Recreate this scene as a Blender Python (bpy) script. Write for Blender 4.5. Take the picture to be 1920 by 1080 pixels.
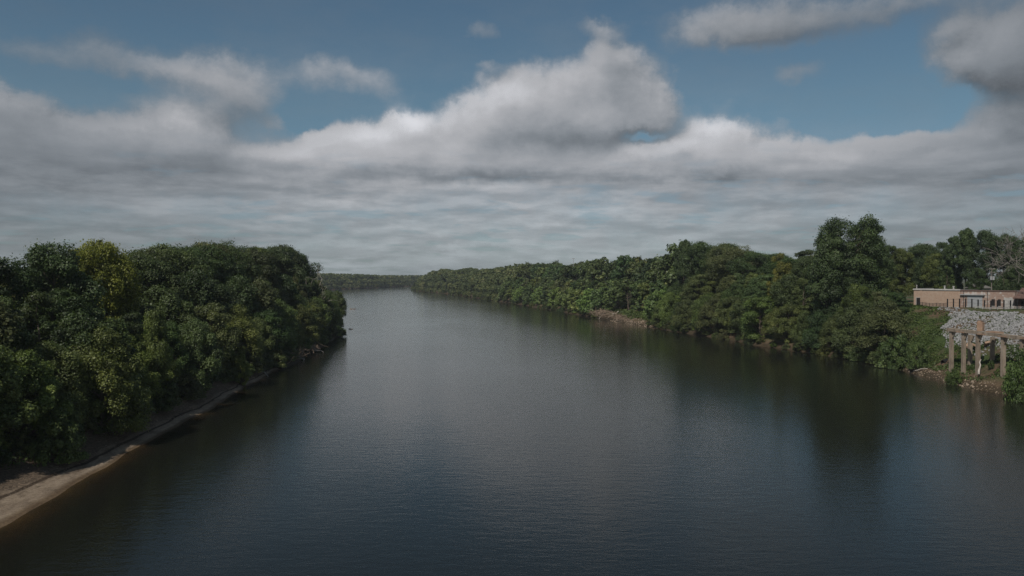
import bpy, bmesh, math, random
import numpy as np
from mathutils import Vector, Matrix

for o in list(bpy.data.objects):
    bpy.data.objects.remove(o)
R = math.radians
SC = bpy.context.scene
COL = SC.collection
rng = np.random.default_rng(7)

# ------------------------------------------------------------------ camera
F = 1507.0                    # focal length in photo pixels (1920 wide)
CAMZ = 25.0
PITCH = math.atan(22.0 / F)
cam = bpy.data.cameras.new('camera')
camo = bpy.data.objects.new('camera', cam)
COL.objects.link(camo)
camo.location = (0, 0, CAMZ)
camo.rotation_euler = (R(90) - PITCH, 0, 0)
cam.sensor_width = 36
cam.lens = 36 * F / 1920
cam.clip_start = 0.5
cam.clip_end = 30000
SC.camera = camo

# ------------------------------------------------------------------ light and exposure
SUN_EL, SUN_AZ = 50.0, -150.0          # azimuth measured from +Y towards +X
sv = Vector((math.sin(R(SUN_AZ)) * math.cos(R(SUN_EL)), math.cos(R(SUN_AZ)) * math.cos(R(SUN_EL)), math.sin(R(SUN_EL))))
sun = bpy.data.lights.new('sun', 'SUN')
sun.energy = 5.0
sun.angle = R(0.6)
sun.color = (1.0, 0.93, 0.84)
suno = bpy.data.objects.new('sun', sun)
COL.objects.link(suno)
suno.rotation_euler = (-sv).to_track_quat('-Z', 'Y').to_euler()
SKY = 0.056
SC.view_settings.view_transform = 'Standard'
SC.view_settings.look = 'None'
SC.view_settings.gamma = 1
SC.view_settings.exposure = -0.63
SC.cycles.max_bounces = 6
SC.cycles.transparent_max_bounces = 8
SC.cycles.volume_bounces = 0
SC.cycles.use_denoising = True
SC.cycles.denoiser = 'OPENIMAGEDENOISE'
SC.cycles.denoising_prefilter = 'NONE'


class NT:
    """small helper to write node trees as expressions"""
    def __init__(self, tree):
        self.t = tree

    def new(self, typ, **kw):
        n = self.t.nodes.new(typ)
        for k, v in kw.items():
            setattr(n, k, v)
        return n

    def put(self, sock, v):
        if v is None:
            return
        if isinstance(v, bpy.types.NodeSocket):
            self.t.links.new(v, sock)
        else:
            try:
                sock.default_value = v
            except Exception:
                sock.default_value = tuple(v) + (1,)

    def m(self, op, a, b=None, c=None, clamp=False):
        n = self.new('ShaderNodeMath', operation=op)
        n.use_clamp = clamp
        for i, v in enumerate((a, b, c)):
            self.put(n.inputs[i], v)
        return n.outputs[0]

    def v(self, op, a, b=None, out=0):
        n = self.new('ShaderNodeVectorMath', operation=op)
        self.put(n.inputs[0], a)
        if b is not None:
            self.put(n.inputs[1], b)
        return n.outputs[out]

    def xyz(self, x, y, z):
        n = self.new('ShaderNodeCombineXYZ')
        for i, v in enumerate((x, y, z)):
            self.put(n.inputs[i], v)
        return n.outputs[0]

    def sep(self, v):
        n = self.new('ShaderNodeSeparateXYZ')
        self.put(n.inputs[0], v)
        return n.outputs

    def noise(self, vec, scale, detail=4, rough=0.55, dist=0.0, out='Fac'):
        n = self.new('ShaderNodeTexNoise')
        self.put(n.inputs['Vector'], vec)
        n.inputs['Scale'].default_value = scale
        n.inputs['Detail'].default_value = detail
        n.inputs['Roughness'].default_value = rough
        n.inputs['Distortion'].default_value = dist
        return n.outputs[out]

    def remap(self, v, a, b, c=0.0, d=1.0, smooth=True):
        n = self.new('ShaderNodeMapRange')
        n.interpolation_type = 'SMOOTHSTEP' if smooth else 'LINEAR'
        n.clamp = True
        for i, x in enumerate((v, a, b, c, d)):
            self.put(n.inputs[i], x)
        return n.outputs[0]

    def ramp(self, fac, stops):
        n = self.new('ShaderNodeValToRGB')
        e = n.color_ramp.elements
        while len(e) < len(stops):
            e.new(0.5)
        for i, (p, c) in enumerate(stops):
            e[i].position = p
            e[i].color = tuple(c) + (1,)
        self.put(n.inputs[0], fac)
        return n.outputs[0]

    def mix(self, fac, a, b, mode='MIX'):
        n = self.new('ShaderNodeMix', data_type='RGBA', blend_type=mode)
        self.put(n.inputs[0], fac)
        self.put(n.inputs[6], a)
        self.put(n.inputs[7], b)
        return n.outputs[2]


# ------------------------------------------------------------------ sky with clouds
def ang(px, py):
    """pixel of the photograph -> azimuth, elevation"""
    u, w = (px - 960) / F, (540 - py) / F
    d = Vector((u, math.cos(PITCH) + w * math.sin(PITCH), -math.sin(PITCH) + w * math.cos(PITCH))).normalized()
    return math.atan2(d.x, d.y), math.asin(d.z)


BLOBS = [  # px, py, half width, half height, weight
    (30, 90, 60, 20, .42), (170, 80, 70, 34, .55), (290, 125, 90, 20, .50), (405, 130, 80, 44, .58), (455, 175, 74, 48, .68), (525, 234, 32, 14, .5),
    (590, 118, 54, 28, .54), (690, 150, 80, 32, .56), (900, 45, 32, 24, .54), (1120, 42, 62, 15, .48), (905, 130, 22, 10, .3),
    (20, 200, 90, 32, .9), (80, 270, 260, 46, 1.2), (190, 240, 60, 20, .5), (345, 252, 60, 44, 1.2), (480, 305, 130, 30, 1.1),
    (640, 265, 40, 32, .8), (700, 268, 70, 30, .9), (764, 236, 36, 28, 1.1), (740, 300, 140, 34, 1.0),
    (880, 215, 50, 32, .8), (960, 178, 60, 40, 1.0), (1050, 160, 64, 44, 1.0), (1140, 105, 46, 40, 1.1), (1190, 165, 56, 50, 1.0), (1110, 225, 140, 40, 1.0), (1235, 208, 36, 30, .7),
    (930, 255, 150, 32, .9), (1000, 300, 200, 30, 1.0), (1335, 258, 56, 32, 1.0), (1260, 292, 80, 26, .9), (1420, 288, 66, 28, .9), (1370, 308, 130, 28, 1.0), (1250, 325, 190, 20, .9),
    (1560, 312, 120, 22, .9), (1720, 295, 130, 28, .9), (1690, 262, 80, 18, .65),
    (1895, 62, 80, 50, 1.0), (1845, 112, 74, 34, 1.0), (1960, 110, 70, 50, .9), (1920, 225, 80, 36, 1.0), (1850, 290, 150, 32, 1.0),
    (1390, 30, 100, 46, .70), (1350, 55, 70, 26, .45), (1530, 35, 150, 38, .66), (1690, 12, 80, 18, .40), (1495, 145, 46, 20, .52), (1470, 235, 36, 14, .3), (1370, 190, 60, 12, .25),
    (240, 182, 60, 16, .26), (1205, 250, 46, 13, -.75), (600, 235, 40, 22, -.5), (1640, 200, 120, 40, -.3),
]
# flat shaded bases (-) and sunlit puffs (+) of the banks
RELIEF = [
    (1040, 262, 170, 22, -.20), (900, 326, 280, 11, -.18), (360, 302, 110, 18, -.16), (140, 335, 240, 22, -.16), (60, 225, 140, 20, -.10), (1300, 330, 170, 10, -.18),
    (1650, 335, 220, 26, -.12), (1850, 152, 90, 18, -.12), (1880, 262, 110, 14, -.14), (1180, 165, 70, 50, -.08), (520, 330, 160, 10, -.12), (1480, 62, 170, 18, -.10), (440, 215, 70, 24, -.06),
    (765, 222, 38, 20, .42), (690, 248, 40, 20, .26), (955, 172, 56, 24, .22), (1050, 125, 40, 20, .10), (1340, 238, 44, 18, .30), (1265, 275, 70, 15, .22), (1180, 292, 60, 12, .12), (340, 226, 44, 16, .26),
    (640, 285, 60, 20, .12), (520, 285, 70, 14, .10), (1575, 292, 34, 8, .12), (850, 463, 40, 6, .20), (660, 378, 56, 8, .12), (1090, 392, 56, 8, .12), (900, 350, 90, 7, .10), (1880, 55, 60, 34, .10),
    (1450, 352, 60, 10, .08), (240, 352, 80, 8, .06), (1000, 420, 120, 6, .08), (760, 415, 90, 6, .06),
]


def cloud_group(fine):
    g = bpy.data.node_groups.new('cloud_density', 'ShaderNodeTree')
    g.interface.new_socket('AE', in_out='INPUT', socket_type='NodeSocketVector')
    g.interface.new_socket('Density', in_out='OUTPUT', socket_type='NodeSocketFloat')
    k = NT(g)
    gi = k.new('NodeGroupInput').outputs[0]
    go = k.new('NodeGroupOutput')
    p = gi
    w1 = k.v('SUBTRACT', k.noise(gi, 10, 2, 0.5, out='Color'), (0.5, 0.5, 0.5))
    p = k.v('ADD', gi, k.v('MULTIPLY', w1, (0.09, 0.035, 0)))
    if fine:
        w2 = k.v('SUBTRACT', k.noise(gi, 34, 6, 0.64, out='Color'), (0.5, 0.5, 0.5))
        p = k.v('ADD', p, k.v('MULTIPLY', w2, (0.040, 0.030, 0)))
    tot = None
    for (px, py, hw, hh, w) in BLOBS:
        if w >= 0.8:
            hw, hh, w = hw * 0.92, hh * 0.92, w * 1.3
        a, e = ang(px, py)
        q = k.v('MULTIPLY', k.v('SUBTRACT', p, (a, e, 0)), (F / hw / 1.12, F / hh / 1.12, 0))
        r2 = k.v('DOT_PRODUCT', q, q, out=1)
        b = k.m('MULTIPLY', k.m('EXPONENT', k.m('MULTIPLY', r2, -1.0)), w)
        tot = b if tot is None else k.m('ADD', tot, b)
    # generic broken cumulus for the rest of the dome
    s = k.sep(gi)
    outside = k.remap(k.m('ABSOLUTE', s[0]), 0.62, 0.9)
    high = k.remap(s[1], 0.36, 0.5)
    gen = k.remap(k.noise(k.v('MULTIPLY', gi, (1, 2.2, 1)), 3.2, 4, 0.55), 0.40, 0.66, 0, 1.1)
    tot = k.m('ADD', tot, k.m('MULTIPLY', gen, k.m('MAXIMUM', outside, high)))
    # deck that closes towards the horizon
    tot = k.m('ADD', tot, k.remap(s[1], 0.175, 0.105, 0, 0.85))
    # soft saturation
    tot = k.m('MULTIPLY', k.m('SUBTRACT', 1.0, k.m('EXPONENT', k.m('MULTIPLY', tot, -1.1))), 1.35)
    if fine:
        det = k.m('SUBTRACT', k.noise(k.v('MULTIPLY', gi, (1, 1.6, 1)), 11, 7, 0.62), 0.5)
        tot = k.m('ADD', tot, k.m('MULTIPLY', det, 0.62))
    g.links.new(tot, go.inputs[0])
    return g


def make_world():
    w = bpy.data.worlds.new('World')
    SC.world = w
    w.use_nodes = True
    t = w.node_tree
    t.nodes.clear()
    k = NT(t)
    sky = k.new('ShaderNodeTexSky')
    sky.sky_type = 'NISHITA'
    sky.sun_disc = False
    sky.sun_elevation = R(SUN_EL)
    sky.sun_rotation = R(SUN_AZ)
    sky.air_density = 1.0
    sky.dust_density = 0.6
    sky.ozone_density = 1.6
    d = k.v('NORMALIZE', k.new('ShaderNodeTexCoord').outputs['Generated'])
    x, y, z = k.sep(d)
    az = k.m('ARCTAN2', x, y)
    el = k.m('ARCSINE', z)
    ae = k.xyz(az, el, 0.0)
    g_fine, g_soft = cloud_group(True), cloud_group(False)

    def dens(v, g):
        n = k.new('ShaderNodeGroup')
        n.node_tree = g
        k.put(n.inputs[0], v)
        return n.outputs[0]
    wr = k.v('SUBTRACT', k.noise(ae, 24, 5, 0.6, out='Color'), (0.5, 0.5, 0.5))
    pr = k.v('ADD', ae, k.v('MULTIPLY', wr, (0.07, 0.034, 0)))
    relief = None
    for (px, py, hw, hh, wt) in RELIEF:
        a, e = ang(px, py)
        q = k.v('MULTIPLY', k.v('SUBTRACT', pr, (a, e, 0)), (F / hw, F / hh, 0))
        b_ = k.m('MULTIPLY', k.m('EXPONENT', k.m('MULTIPLY', k.v('DOT_PRODUCT', q, q, out=1), -1.0)), wt)
        relief = b_ if relief is None else k.m('ADD', relief, b_)
    d0 = dens(ae, g_fine)
    d1 = dens(k.v('ADD', ae, (-0.010, 0.014, 0.0)), g_fine)
    d2 = dens(k.v('ADD', ae, (-0.022, 0.050, 0.0)), g_soft)
    alpha = k.remap(d0, 0.24, 0.98)
    lit1 = k.remap(k.m('SUBTRACT', d0, d1), -0.26, 0.36, smooth=False)
    lit2 = k.remap(k.m('SUBTRACT', d0, d2), -0.55, 0.75, smooth=False)
    # long stratocumulus rolls of the deck: a flat layer seen in perspective
    zz = k.m('ADD', k.m('MAXIMUM', z, 0.0), 0.10)
    lay = k.xyz(k.m('DIVIDE', x, zz), k.m('DIVIDE', y, zz), 0.0)
    rolls = k.noise(k.v('MULTIPLY', lay, (1.0, 1.0, 1)), 2.6, 6, 0.55, 0.3)
    rolls2 = k.noise(k.v('MULTIPLY', lay, (0.9, 1.0, 1)), 0.8, 3, 0.5)
    low = k.remap(el, 0.175, 0.075)
    rl = k.remap(k.m('ADD', k.m('MULTIPLY', rolls, 0.62), k.m('MULTIPLY', rolls2, 0.38)), 0.34, 0.66)
    # cloud brightness
    bright = k.m('ADD', 0.34, k.m('ADD', k.m('MULTIPLY', lit1, 0.34), k.m('MULTIPLY', lit2, 0.40)))
    thin = k.remap(alpha, 0.75, 0.2)
    bright = k.m('ADD', bright, k.m('MULTIPLY', k.m('SUBTRACT', 0.72, bright), k.m('MULTIPLY', thin, 0.6)))
    # rows of small flat-based clouds with lit tops
    def rows(v):
        return k.noise(v, 1.0, 5, 0.56, 0.15)
    bands = k.noise(k.v('MULTIPLY', ae, (3.0, 34, 0)), 1.0, 4, 0.5, 0.2)
    rv = k.v('MULTIPLY', ae, (11, 44, 0))
    rw = k.remap(k.m('SUBTRACT', rows(rv), rows(k.v('ADD', rv, (-0.10, 0.32, 0)))), -0.12, 0.16)
    bd = k.m('ADD', k.m('ADD', 0.52, k.m('MULTIPLY', rl, 0.13)), k.m('ADD', k.m('MULTIPLY', rw, 0.20), k.m('MULTIPLY', k.remap(bands, 0.32, 0.68), 0.22)))
    bright = k.m('ADD', k.m('MULTIPLY', bright, k.m('SUBTRACT', 1.0, low)), k.m('MULTIPLY', bd, low))
    # vignette painted into the cloud brightness: dimmer over the flanks than straight ahead
    flank = k.remap(k.m('ABSOLUTE', k.m('ADD', az, -0.02)), 0.12, 0.62, 1.0, 0.62)
    bright = k.m('ADD', bright, relief)
    bright = k.m('MULTIPLY', bright, flank)
    bright = k.m('MULTIPLY', bright, k.remap(el, 0.19, 0.30, 1.0, 0.66))
    ccol = k.mix(k.remap(bright, 0.35, 0.95), (0.88, 0.97, 1.08), (1.0, 1.01, 1.06))
    ccol = k.mix(k.remap(el, 0.14, 0.0), ccol, (0.89, 0.975, 1.03))
    cl = k.v('SCALE', ccol)
    k.put(t.nodes[-1].inputs['Scale'], k.m('MULTIPLY', bright, CLOUD))
    skyc = k.v('MULTIPLY', sky.outputs[0], SKYTINT)
    skyc = k.mix(k.remap(el, 0.22, 0.02), skyc, (0.78, 0.88, 1.12, 1), 'MULTIPLY')
    gap = k.m('MULTIPLY', k.m('MULTIPLY', low, k.remap(rl, 0.34, 0.0)), 0.4)
    al = k.m('MULTIPLY', alpha, k.m('SUBTRACT', 0.97, gap))
    al = k.m('MULTIPLY', al, k.remap(el, 0.0, 0.05, 0.9, 1.0))
    veil = k.m('MULTIPLY', k.remap(k.noise(k.v('MULTIPLY', ae, (1.0, 2.0, 0)), 5.0, 5, 0.6), 0.36, 0.70), 0.15)
    al = k.m('MAXIMUM', al, veil)
    final = k.mix(al, skyc, cl)
    bg = k.new('ShaderNodeBackground')
    k.put(bg.inputs[0], final)
    bg.inputs[1].default_value = SKY
    out = k.new('ShaderNodeOutputWorld')
    t.links.new(bg.outputs[0], out.inputs[0])
    w.cycles.sampling_method = 'MANUAL'
    w.cycles.sample_map_resolution = 512


CLOUD = 13.5
SKYTINT = (1.28, 1.50, 1.44)
make_world()


# ------------------------------------------------------------------ helpers
def at(px, py, Y):
    """point on the sight line of a photo pixel at distance Y"""
    u, w = (px - 960) / F, (540 - py) / F
    dx, dy, dz = u, math.cos(PITCH) + w * math.sin(PITCH), -math.sin(PITCH) + w * math.cos(PITCH)
    t = Y / dy
    return Vector((dx * t, Y, CAMZ + dz * t))


def pix(x, y):
    return 960 + F * x / y


def tag(o, label=None, cat=None, group=None, kind=None):
    if label:
        o['label'] = label
    if cat:
        o['category'] = cat
    if group:
        o['group'] = group
    if kind:
        o['kind'] = kind
    return o


def empty(name, loc, rz=0.0):
    o = bpy.data.objects.new(name, None)
    COL.objects.link(o)
    o.location = loc
    o.rotation_euler = (0, 0, rz)
    o.empty_display_size = 0.5
    return o


def link(name, me, mat=None, parent=None):
    o = bpy.data.objects.new(name, me)
    COL.objects.link(o)
    if mat and not me.materials:
        me.materials.append(mat)
    if parent:
        o.parent = parent
    return o


def copy_tree(o, parent=None):
    c = o.copy()
    COL.objects.link(c)
    if parent:
        c.parent = parent
    for ch in [h for h in o.children]:
        copy_tree(ch, c)
    return c


def np_mesh(name, verts, faces, tone=None, smooth=False):
    """faces: (n,k) array"""
    me = bpy.data.meshes.new(name)
    verts = np.asarray(verts, np.float32)
    faces = np.asarray(faces, np.int32)
    n, kk = faces.shape
    me.vertices.add(len(verts))
    me.vertices.foreach_set('co', verts.ravel())
    me.loops.add(n * kk)
    me.loops.foreach_set('vertex_index', faces.ravel())
    me.polygons.add(n)
    me.polygons.foreach_set('loop_start', np.arange(n, dtype=np.int32) * kk)
    me.polygons.foreach_set('loop_total', np.full(n, kk, np.int32))
    me.polygons.foreach_set('use_smooth', np.full(n, smooth, bool))
    me.update(calc_edges=True)
    if tone is not None:
        a = me.attributes.new('tone', 'FLOAT', 'FACE')
        a.data.foreach_set('value', np.asarray(tone, np.float32))
    return me


class MB:
    """collects quads (boxes, tubes) for one mesh"""
    def __init__(self):
        self.v, self.f, self.n = [], [], 0

    def add(self, v, f):
        self.v.append(np.asarray(v, float))
        self.f.append(np.asarray(f, int) + self.n)
        self.n += len(v)

    def box(self, x0, x1, y0, y1, z0, z1, M=None):
        v = np.array([(x, y, z) for z in (z0, z1) for (x, y) in ((x0, y0), (x1, y0), (x1, y1), (x0, y1))], float)
        if M is not None:
            v = np.array([tuple(M @ Vector(p)) for p in v])
        self.add(v, [(0, 3, 2, 1), (4, 5, 6, 7), (0, 1, 5, 4), (1, 2, 6, 5), (2, 3, 7, 6), (3, 0, 4, 7)])

    def beam(self, a, b, w, h, up=Vector((0, 0, 1))):
        a, b = Vector(a), Vector(b)
        d = (b - a).normalized()
        s = d.cross(up)
        s = s.normalized() if s.length > 1e-4 else Vector((1, 0, 0))
        u = s.cross(d)
        v = []
        for p in (a, b):
            for (i, j) in ((-1, -1), (1, -1), (1, 1), (-1, 1)):
                v.append(tuple(p + s * i * w / 2 + u * j * h / 2))
        self.add(v, [(3, 2, 1, 0), (4, 5, 6, 7), (0, 1, 5, 4), (1, 2, 6, 5), (2, 3, 7, 6), (3, 0, 4, 7)])

    def tube(self, pts, radii, sides=6):
        pts = np.asarray(pts, float)
        n = len(pts)
        d = np.gradient(pts, axis=0)
        d /= np.linalg.norm(d, axis=1)[:, None] + 1e-9
        ref = np.where(np.abs(d[:, 2:3]) > 0.9, np.array([[1.0, 0, 0]]), np.array([[0, 0, 1.0]]))
        s = np.cross(d, ref)
        s /= np.linalg.norm(s, axis=1)[:, None] + 1e-9
        t = np.cross(s, d)
        th = np.linspace(0, 2 * np.pi, sides, endpoint=False)
        ring = s[:, None, :] * np.cos(th)[None, :, None] + t[:, None, :] * np.sin(th)[None, :, None]
        v = (pts[:, None, :] + ring * np.asarray(radii)[:, None, None]).reshape(-1, 3)
        v = np.vstack([v, pts[0], pts[-1]])
        i = np.arange(n - 1)[:, None] * sides
        j = np.arange(sides)[None, :]
        jn = (j + 1) % sides
        f = np.stack([i + j, i + jn, i + sides + jn, i + sides + j], -1).reshape(-1, 4)
        caps = []
        e0, e1 = n * sides, n * sides + 1
        for q in range(0, sides, 2):
            caps.append((e0, (q + 2) % sides, q + 1, q))
            b = (n - 1) * sides
            caps.append((e1, b + q, b + q + 1, b + (q + 2) % sides))
        self.add(v, np.vstack([f, np.array(caps)]))

    def build(self, name, mat, parent=None, smooth=False):
        me = np_mesh(name, np.vstack(self.v), np.vstack(self.f), smooth=smooth)
        return link(name, me, mat, parent)


# ------------------------------------------------------------------ materials
def mat_new(name):
    m = bpy.data.materials.new(name)
    m.use_nodes = True
    m.node_tree.nodes.clear()
    k = NT(m.node_tree)
    out = k.new('ShaderNodeOutputMaterial')
    return m, k, out


def principled(k, color, rough=0.8, spec=0.3, normal=None, metal=0.0):
    b = k.new('ShaderNodeBsdfPrincipled')
    k.put(b.inputs['Base Color'], color)
    k.put(b.inputs['Roughness'], rough)
    b.inputs['Specular IOR Level'].default_value = spec
    b.inputs['Metallic'].default_value = metal
    if normal is not None:
        k.put(b.inputs['Normal'], normal)
    return b.outputs[0]


def bump(k, h, strength=0.5, dist=0.1):
    n = k.new('ShaderNodeBump')
    n.inputs['Strength'].default_value = strength
    n.inputs['Distance'].default_value = dist
    k.put(n.inputs['Height'], h)
    return n.outputs[0]


def leaf_material():
    m, k, out = mat_new('foliage')
    at_ = k.new('ShaderNodeAttribute', attribute_name='tone').outputs['Fac']
    oi = k.new('ShaderNodeObjectInfo')
    base = k.ramp(at_, [(0.0, (0.030, 0.043, 0.017)), (0.45, (0.078, 0.104, 0.038)), (0.8, (0.132, 0.163, 0.062)), (1.0, (0.22, 0.23, 0.10))])
    c = k.mix(1.0, base, oi.outputs['Color'], 'MULTIPLY')
    p = principled(k, c, 0.5, 0.35)
    tr = k.new('ShaderNodeBsdfTranslucent')
    k.put(tr.inputs[0], k.mix(1.0, c, (1.25, 1.3, 0.55, 1), 'MULTIPLY'))
    mx = k.new('ShaderNodeMixShader')
    mx.inputs[0].default_value = 0.28
    k.t.links.new(p, mx.inputs[1])
    k.t.links.new(tr.outputs[0], mx.inputs[2])
    k.t.links.new(mx.outputs[0], out.inputs[0])
    return m


def simple(name, stops, scale=1.0, rough=0.85, spec=0.2, stretch=(1, 1, 1), bmp=0.0, detail=6, coord='Object', metal=0.0):
    m, k, out = mat_new(name)
    co = k.new('ShaderNodeTexCoord').outputs[coord]
    v = k.v('MULTIPLY', co, stretch)
    n = k.noise(v, scale, detail, 0.62)
    c = k.ramp(k.remap(n, 0.25, 0.75, smooth=False), stops)
    nm = bump(k, n, 0.6, bmp) if bmp else None
    k.t.links.new(principled(k, c, rough, spec, nm, metal), out.inputs[0])
    return m


def ground_material():
    m, k, out = mat_new('bank_soil')
    pos = k.new('ShaderNodeNewGeometry').outputs['Position']
    n1 = k.noise(pos, 0.11, 5, 0.6)
    n2 = k.noise(pos, 1.3, 6, 0.65)
    soil = k.ramp(n2, [(0.3, (0.055, 0.038, 0.024)), (0.55, (0.11, 0.078, 0.050)), (0.75, (0.20, 0.15, 0.10))])
    grass = k.ramp(n2, [(0.3, (0.026, 0.042, 0.014)), (0.6, (0.055, 0.080, 0.026)), (0.8, (0.10, 0.11, 0.045))])
    z = k.sep(pos)[2]
    g = k.m('MULTIPLY', k.remap(n1, 0.38, 0.55), k.remap(z, 1.0, 3.5))
    c = k.mix(g, soil, grass)
    silt = k.ramp(n2, [(0.3, (0.032, 0.025, 0.015)), (0.7, (0.070, 0.052, 0.032))])
    c = k.mix(k.remap(z, 1.6, 0.5), c, silt)
    k.t.links.new(principled(k, c, 0.9, 0.15, bump(k, n2, 0.8, 0.2)), out.inputs[0])
    return m


def sand_material():
    m, k, out = mat_new('river_sand')
    pos = k.new('ShaderNodeNewGeometry').outputs['Position']
    z = k.sep(pos)[2]
    n1 = k.noise(k.v('MULTIPLY', pos, (1.0, 0.35, 1)), 0.5, 6, 0.62)
    n2 = k.noise(pos, 3.5, 6, 0.7)
    s = k.m('ADD', k.m('MULTIPLY', n1, 0.6), k.m('MULTIPLY', n2, 0.4))
    dry = k.ramp(s, [(0.34, (0.085, 0.064, 0.046)), (0.5, (0.215, 0.17, 0.125)), (0.66, (0.36, 0.30, 0.225))])
    litter_shade = k.ramp(n2, [(0.35, (0.045, 0.034, 0.025)), (0.65, (0.14, 0.105, 0.075))])
    # upper beach: flood debris plus painted tree shade; a wet line follows the edge
    lit = k.remap(k.m('ADD', z, k.m('MULTIPLY', k.m('SUBTRACT', n1, 0.5), 3.2)), 0.42, 0.85)
    c = k.mix(k.m('MULTIPLY', lit, 0.92), dry, litter_shade)
    wet = k.mix(1.0, c, (0.50, 0.44, 0.36, 1), 'MULTIPLY')
    c = k.mix(k.remap(z, 0.20, 0.05), c, wet)
    strand = k.m('MULTIPLY', k.remap(k.m('ABSOLUTE', k.m('SUBTRACT', z, k.m('ADD', 0.56, k.m('MULTIPLY', k.m('SUBTRACT', n1, 0.5), 0.25)))), 0.05, 0.10, 1, 0), k.remap(n2, 0.35, 0.5))
    c = k.mix(strand, c, (0.045, 0.032, 0.022, 1))
    mud = k.mix(1.0, c, (0.42, 0.33, 0.22, 1), 'MULTIPLY')
    c = k.mix(k.remap(z, 0.0, -0.9), c, mud)
    k.t.links.new(principled(k, c, 0.9, 0.15, bump(k, s, 0.9, 0.30)), out.inputs[0])
    return m


def water_material():
    m, k, out = mat_new('river_water')
    pos = k.new('ShaderNodeNewGeometry').outputs['Position']
    a = k.noise(k.v('MULTIPLY', pos, (0.40, 1.0, 1)), 0.95, 4, 0.55, 0.4)
    b = k.noise(k.v('MULTIPLY', pos, (0.55, 1.0, 1)), 3.2, 4, 0.6, 0.3)
    c = k.noise(k.v('MULTIPLY', pos, (0.8, 1.0, 1)), 0.05, 3, 0.5)
    patch = k.noise(k.v('MULTIPLY', pos, (0.6, 0.25, 1)), 0.020, 4, 0.55)
    amp = k.remap(patch, 0.36, 0.60, 0.55, 1.1)
    h = k.m('ADD', k.m('MULTIPLY', a, 0.60), k.m('MULTIPLY', b, 0.28))
    h = k.m('MULTIPLY', h, amp)
    h = k.m('ADD', h, k.m('MULTIPLY', c, 0.8))
    nm = bump(k, h, 1.0, WAVE)
    fr = k.new('ShaderNodeFresnel')
    fr.inputs[0].default_value = 1.333
    k.t.links.new(nm, fr.inputs[1])
    gl = k.new('ShaderNodeBsdfGlossy')
    gl.inputs['Color'].default_value = (0.98, 0.97, 0.94, 1)
    gl.inputs['Roughness'].default_value = 0.09
    k.t.links.new(nm, gl.inputs['Normal'])
    tr = k.new('ShaderNodeBsdfTransparent')
    tr.inputs[0].default_value = (0.90, 0.82, 0.66, 1)
    df = k.new('ShaderNodeBsdfDiffuse')
    df.inputs[0].default_value = (0.030, 0.033, 0.026, 1)
    m1 = k.new('ShaderNodeMixShader')
    m1.inputs[0].default_value = 0.30
    k.t.links.new(tr.outputs[0], m1.inputs[1])
    k.t.links.new(df.outputs[0], m1.inputs[2])
    m2 = k.new('ShaderNodeMixShader')
    k.t.links.new(fr.outputs[0], m2.inputs[0])
    k.t.links.new(m1.outputs[0], m2.inputs[1])
    k.t.links.new(gl.outputs[0], m2.inputs[2])
    k.t.links.new(m2.outputs[0], out.inputs[0])
    va = k.new('ShaderNodeVolumeAbsorption')
    va.inputs['Color'].default_value = (0.55, 0.44, 0.14, 1)
    va.inputs['Density'].default_value = 1.5
    k.t.links.new(va.outputs[0], out.inputs[1])
    return m


def brick_material(name, c1, c2, mortar, patch=None):
    m, k, out = mat_new(name)
    co = k.new('ShaderNodeTexCoord').outputs['Object']
    s = k.sep(co)
    v = k.xyz(k.m('ADD', s[0], s[1]), s[2], 0.0)
    b = k.new('ShaderNodeTexBrick')
    k.put(b.inputs['Vector'], v)
    b.inputs['Color1'].default_value = c1 + (1,)
    b.inputs['Color2'].default_value = c2 + (1,)
    b.inputs['Mortar'].default_value = mortar + (1,)
    b.inputs['Scale'].default_value = 1.0
    b.inputs['Brick Width'].default_value = 0.42
    b.inputs['Row Height'].default_value = 0.14
    b.inputs['Mortar Size'].default_value = 0.012
    n = k.noise(co, 0.8, 6, 0.6)
    c = k.mix(k.remap(n, 0.35, 0.7, 0, 0.55), b.outputs['Color'], mortar + (1,))
    if patch:
        p = k.remap(k.noise(co, patch[1], 5, 0.6), 0.52, 0.60)
        c = k.mix(k.m('MULTIPLY', p, 0.9), c, patch[0] + (1,))
    k.t.links.new(principled(k, c, 0.9, 0.15), out.inputs[0])
    return m


WAVE = 0.068
M = {}
M['leaf'] = leaf_material()
M['bark'] = simple('bark', [(0, (0.05, 0.04, 0.03)), (1, (0.17, 0.14, 0.11))], 3, stretch=(1, 1, 0.2), bmp=0.05)
M['bleached'] = simple('bleached_wood', [(0, (0.26, 0.23, 0.20)), (1, (0.52, 0.48, 0.43))], 2, stretch=(1, 1, 0.3), bmp=0.03)
M['greybark'] = simple('grey_bare_bark', [(0, (0.12, 0.105, 0.09)), (1, (0.30, 0.275, 0.25))], 2, stretch=(1, 1, 0.3), bmp=0.03)
M['deadwood'] = simple('dead_branches', [(0, (0.13, 0.095, 0.07)), (1, (0.34, 0.26, 0.19))], 1.5, bmp=0.03)
M['soil'] = ground_material()
M['sand'] = sand_material()
M['water'] = water_material()
M['limestone'] = simple('grey_limestone', [(0, (0.13, 0.13, 0.13)), (0.5, (0.24, 0.24, 0.24)), (1, (0.43, 0.43, 0.43))], 1.2, bmp=0.05)
M['tanrock'] = simple('tan_rock', [(0, (0.13, 0.10, 0.075)), (1, (0.36, 0.29, 0.22))], 1.2, bmp=0.05)
M['concrete'] = simple('weathered_concrete', [(0, (0.13, 0.105, 0.08)), (0.5, (0.27, 0.22, 0.17)), (1, (0.38, 0.32, 0.255))], 0.9, stretch=(1, 1, 0.35), bmp=0.05)
M['rustconc'] = simple('rust_stained_concrete', [(0, (0.22, 0.13, 0.085)), (1, (0.40, 0.285, 0.205))], 1.1, bmp=0.04)
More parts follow.
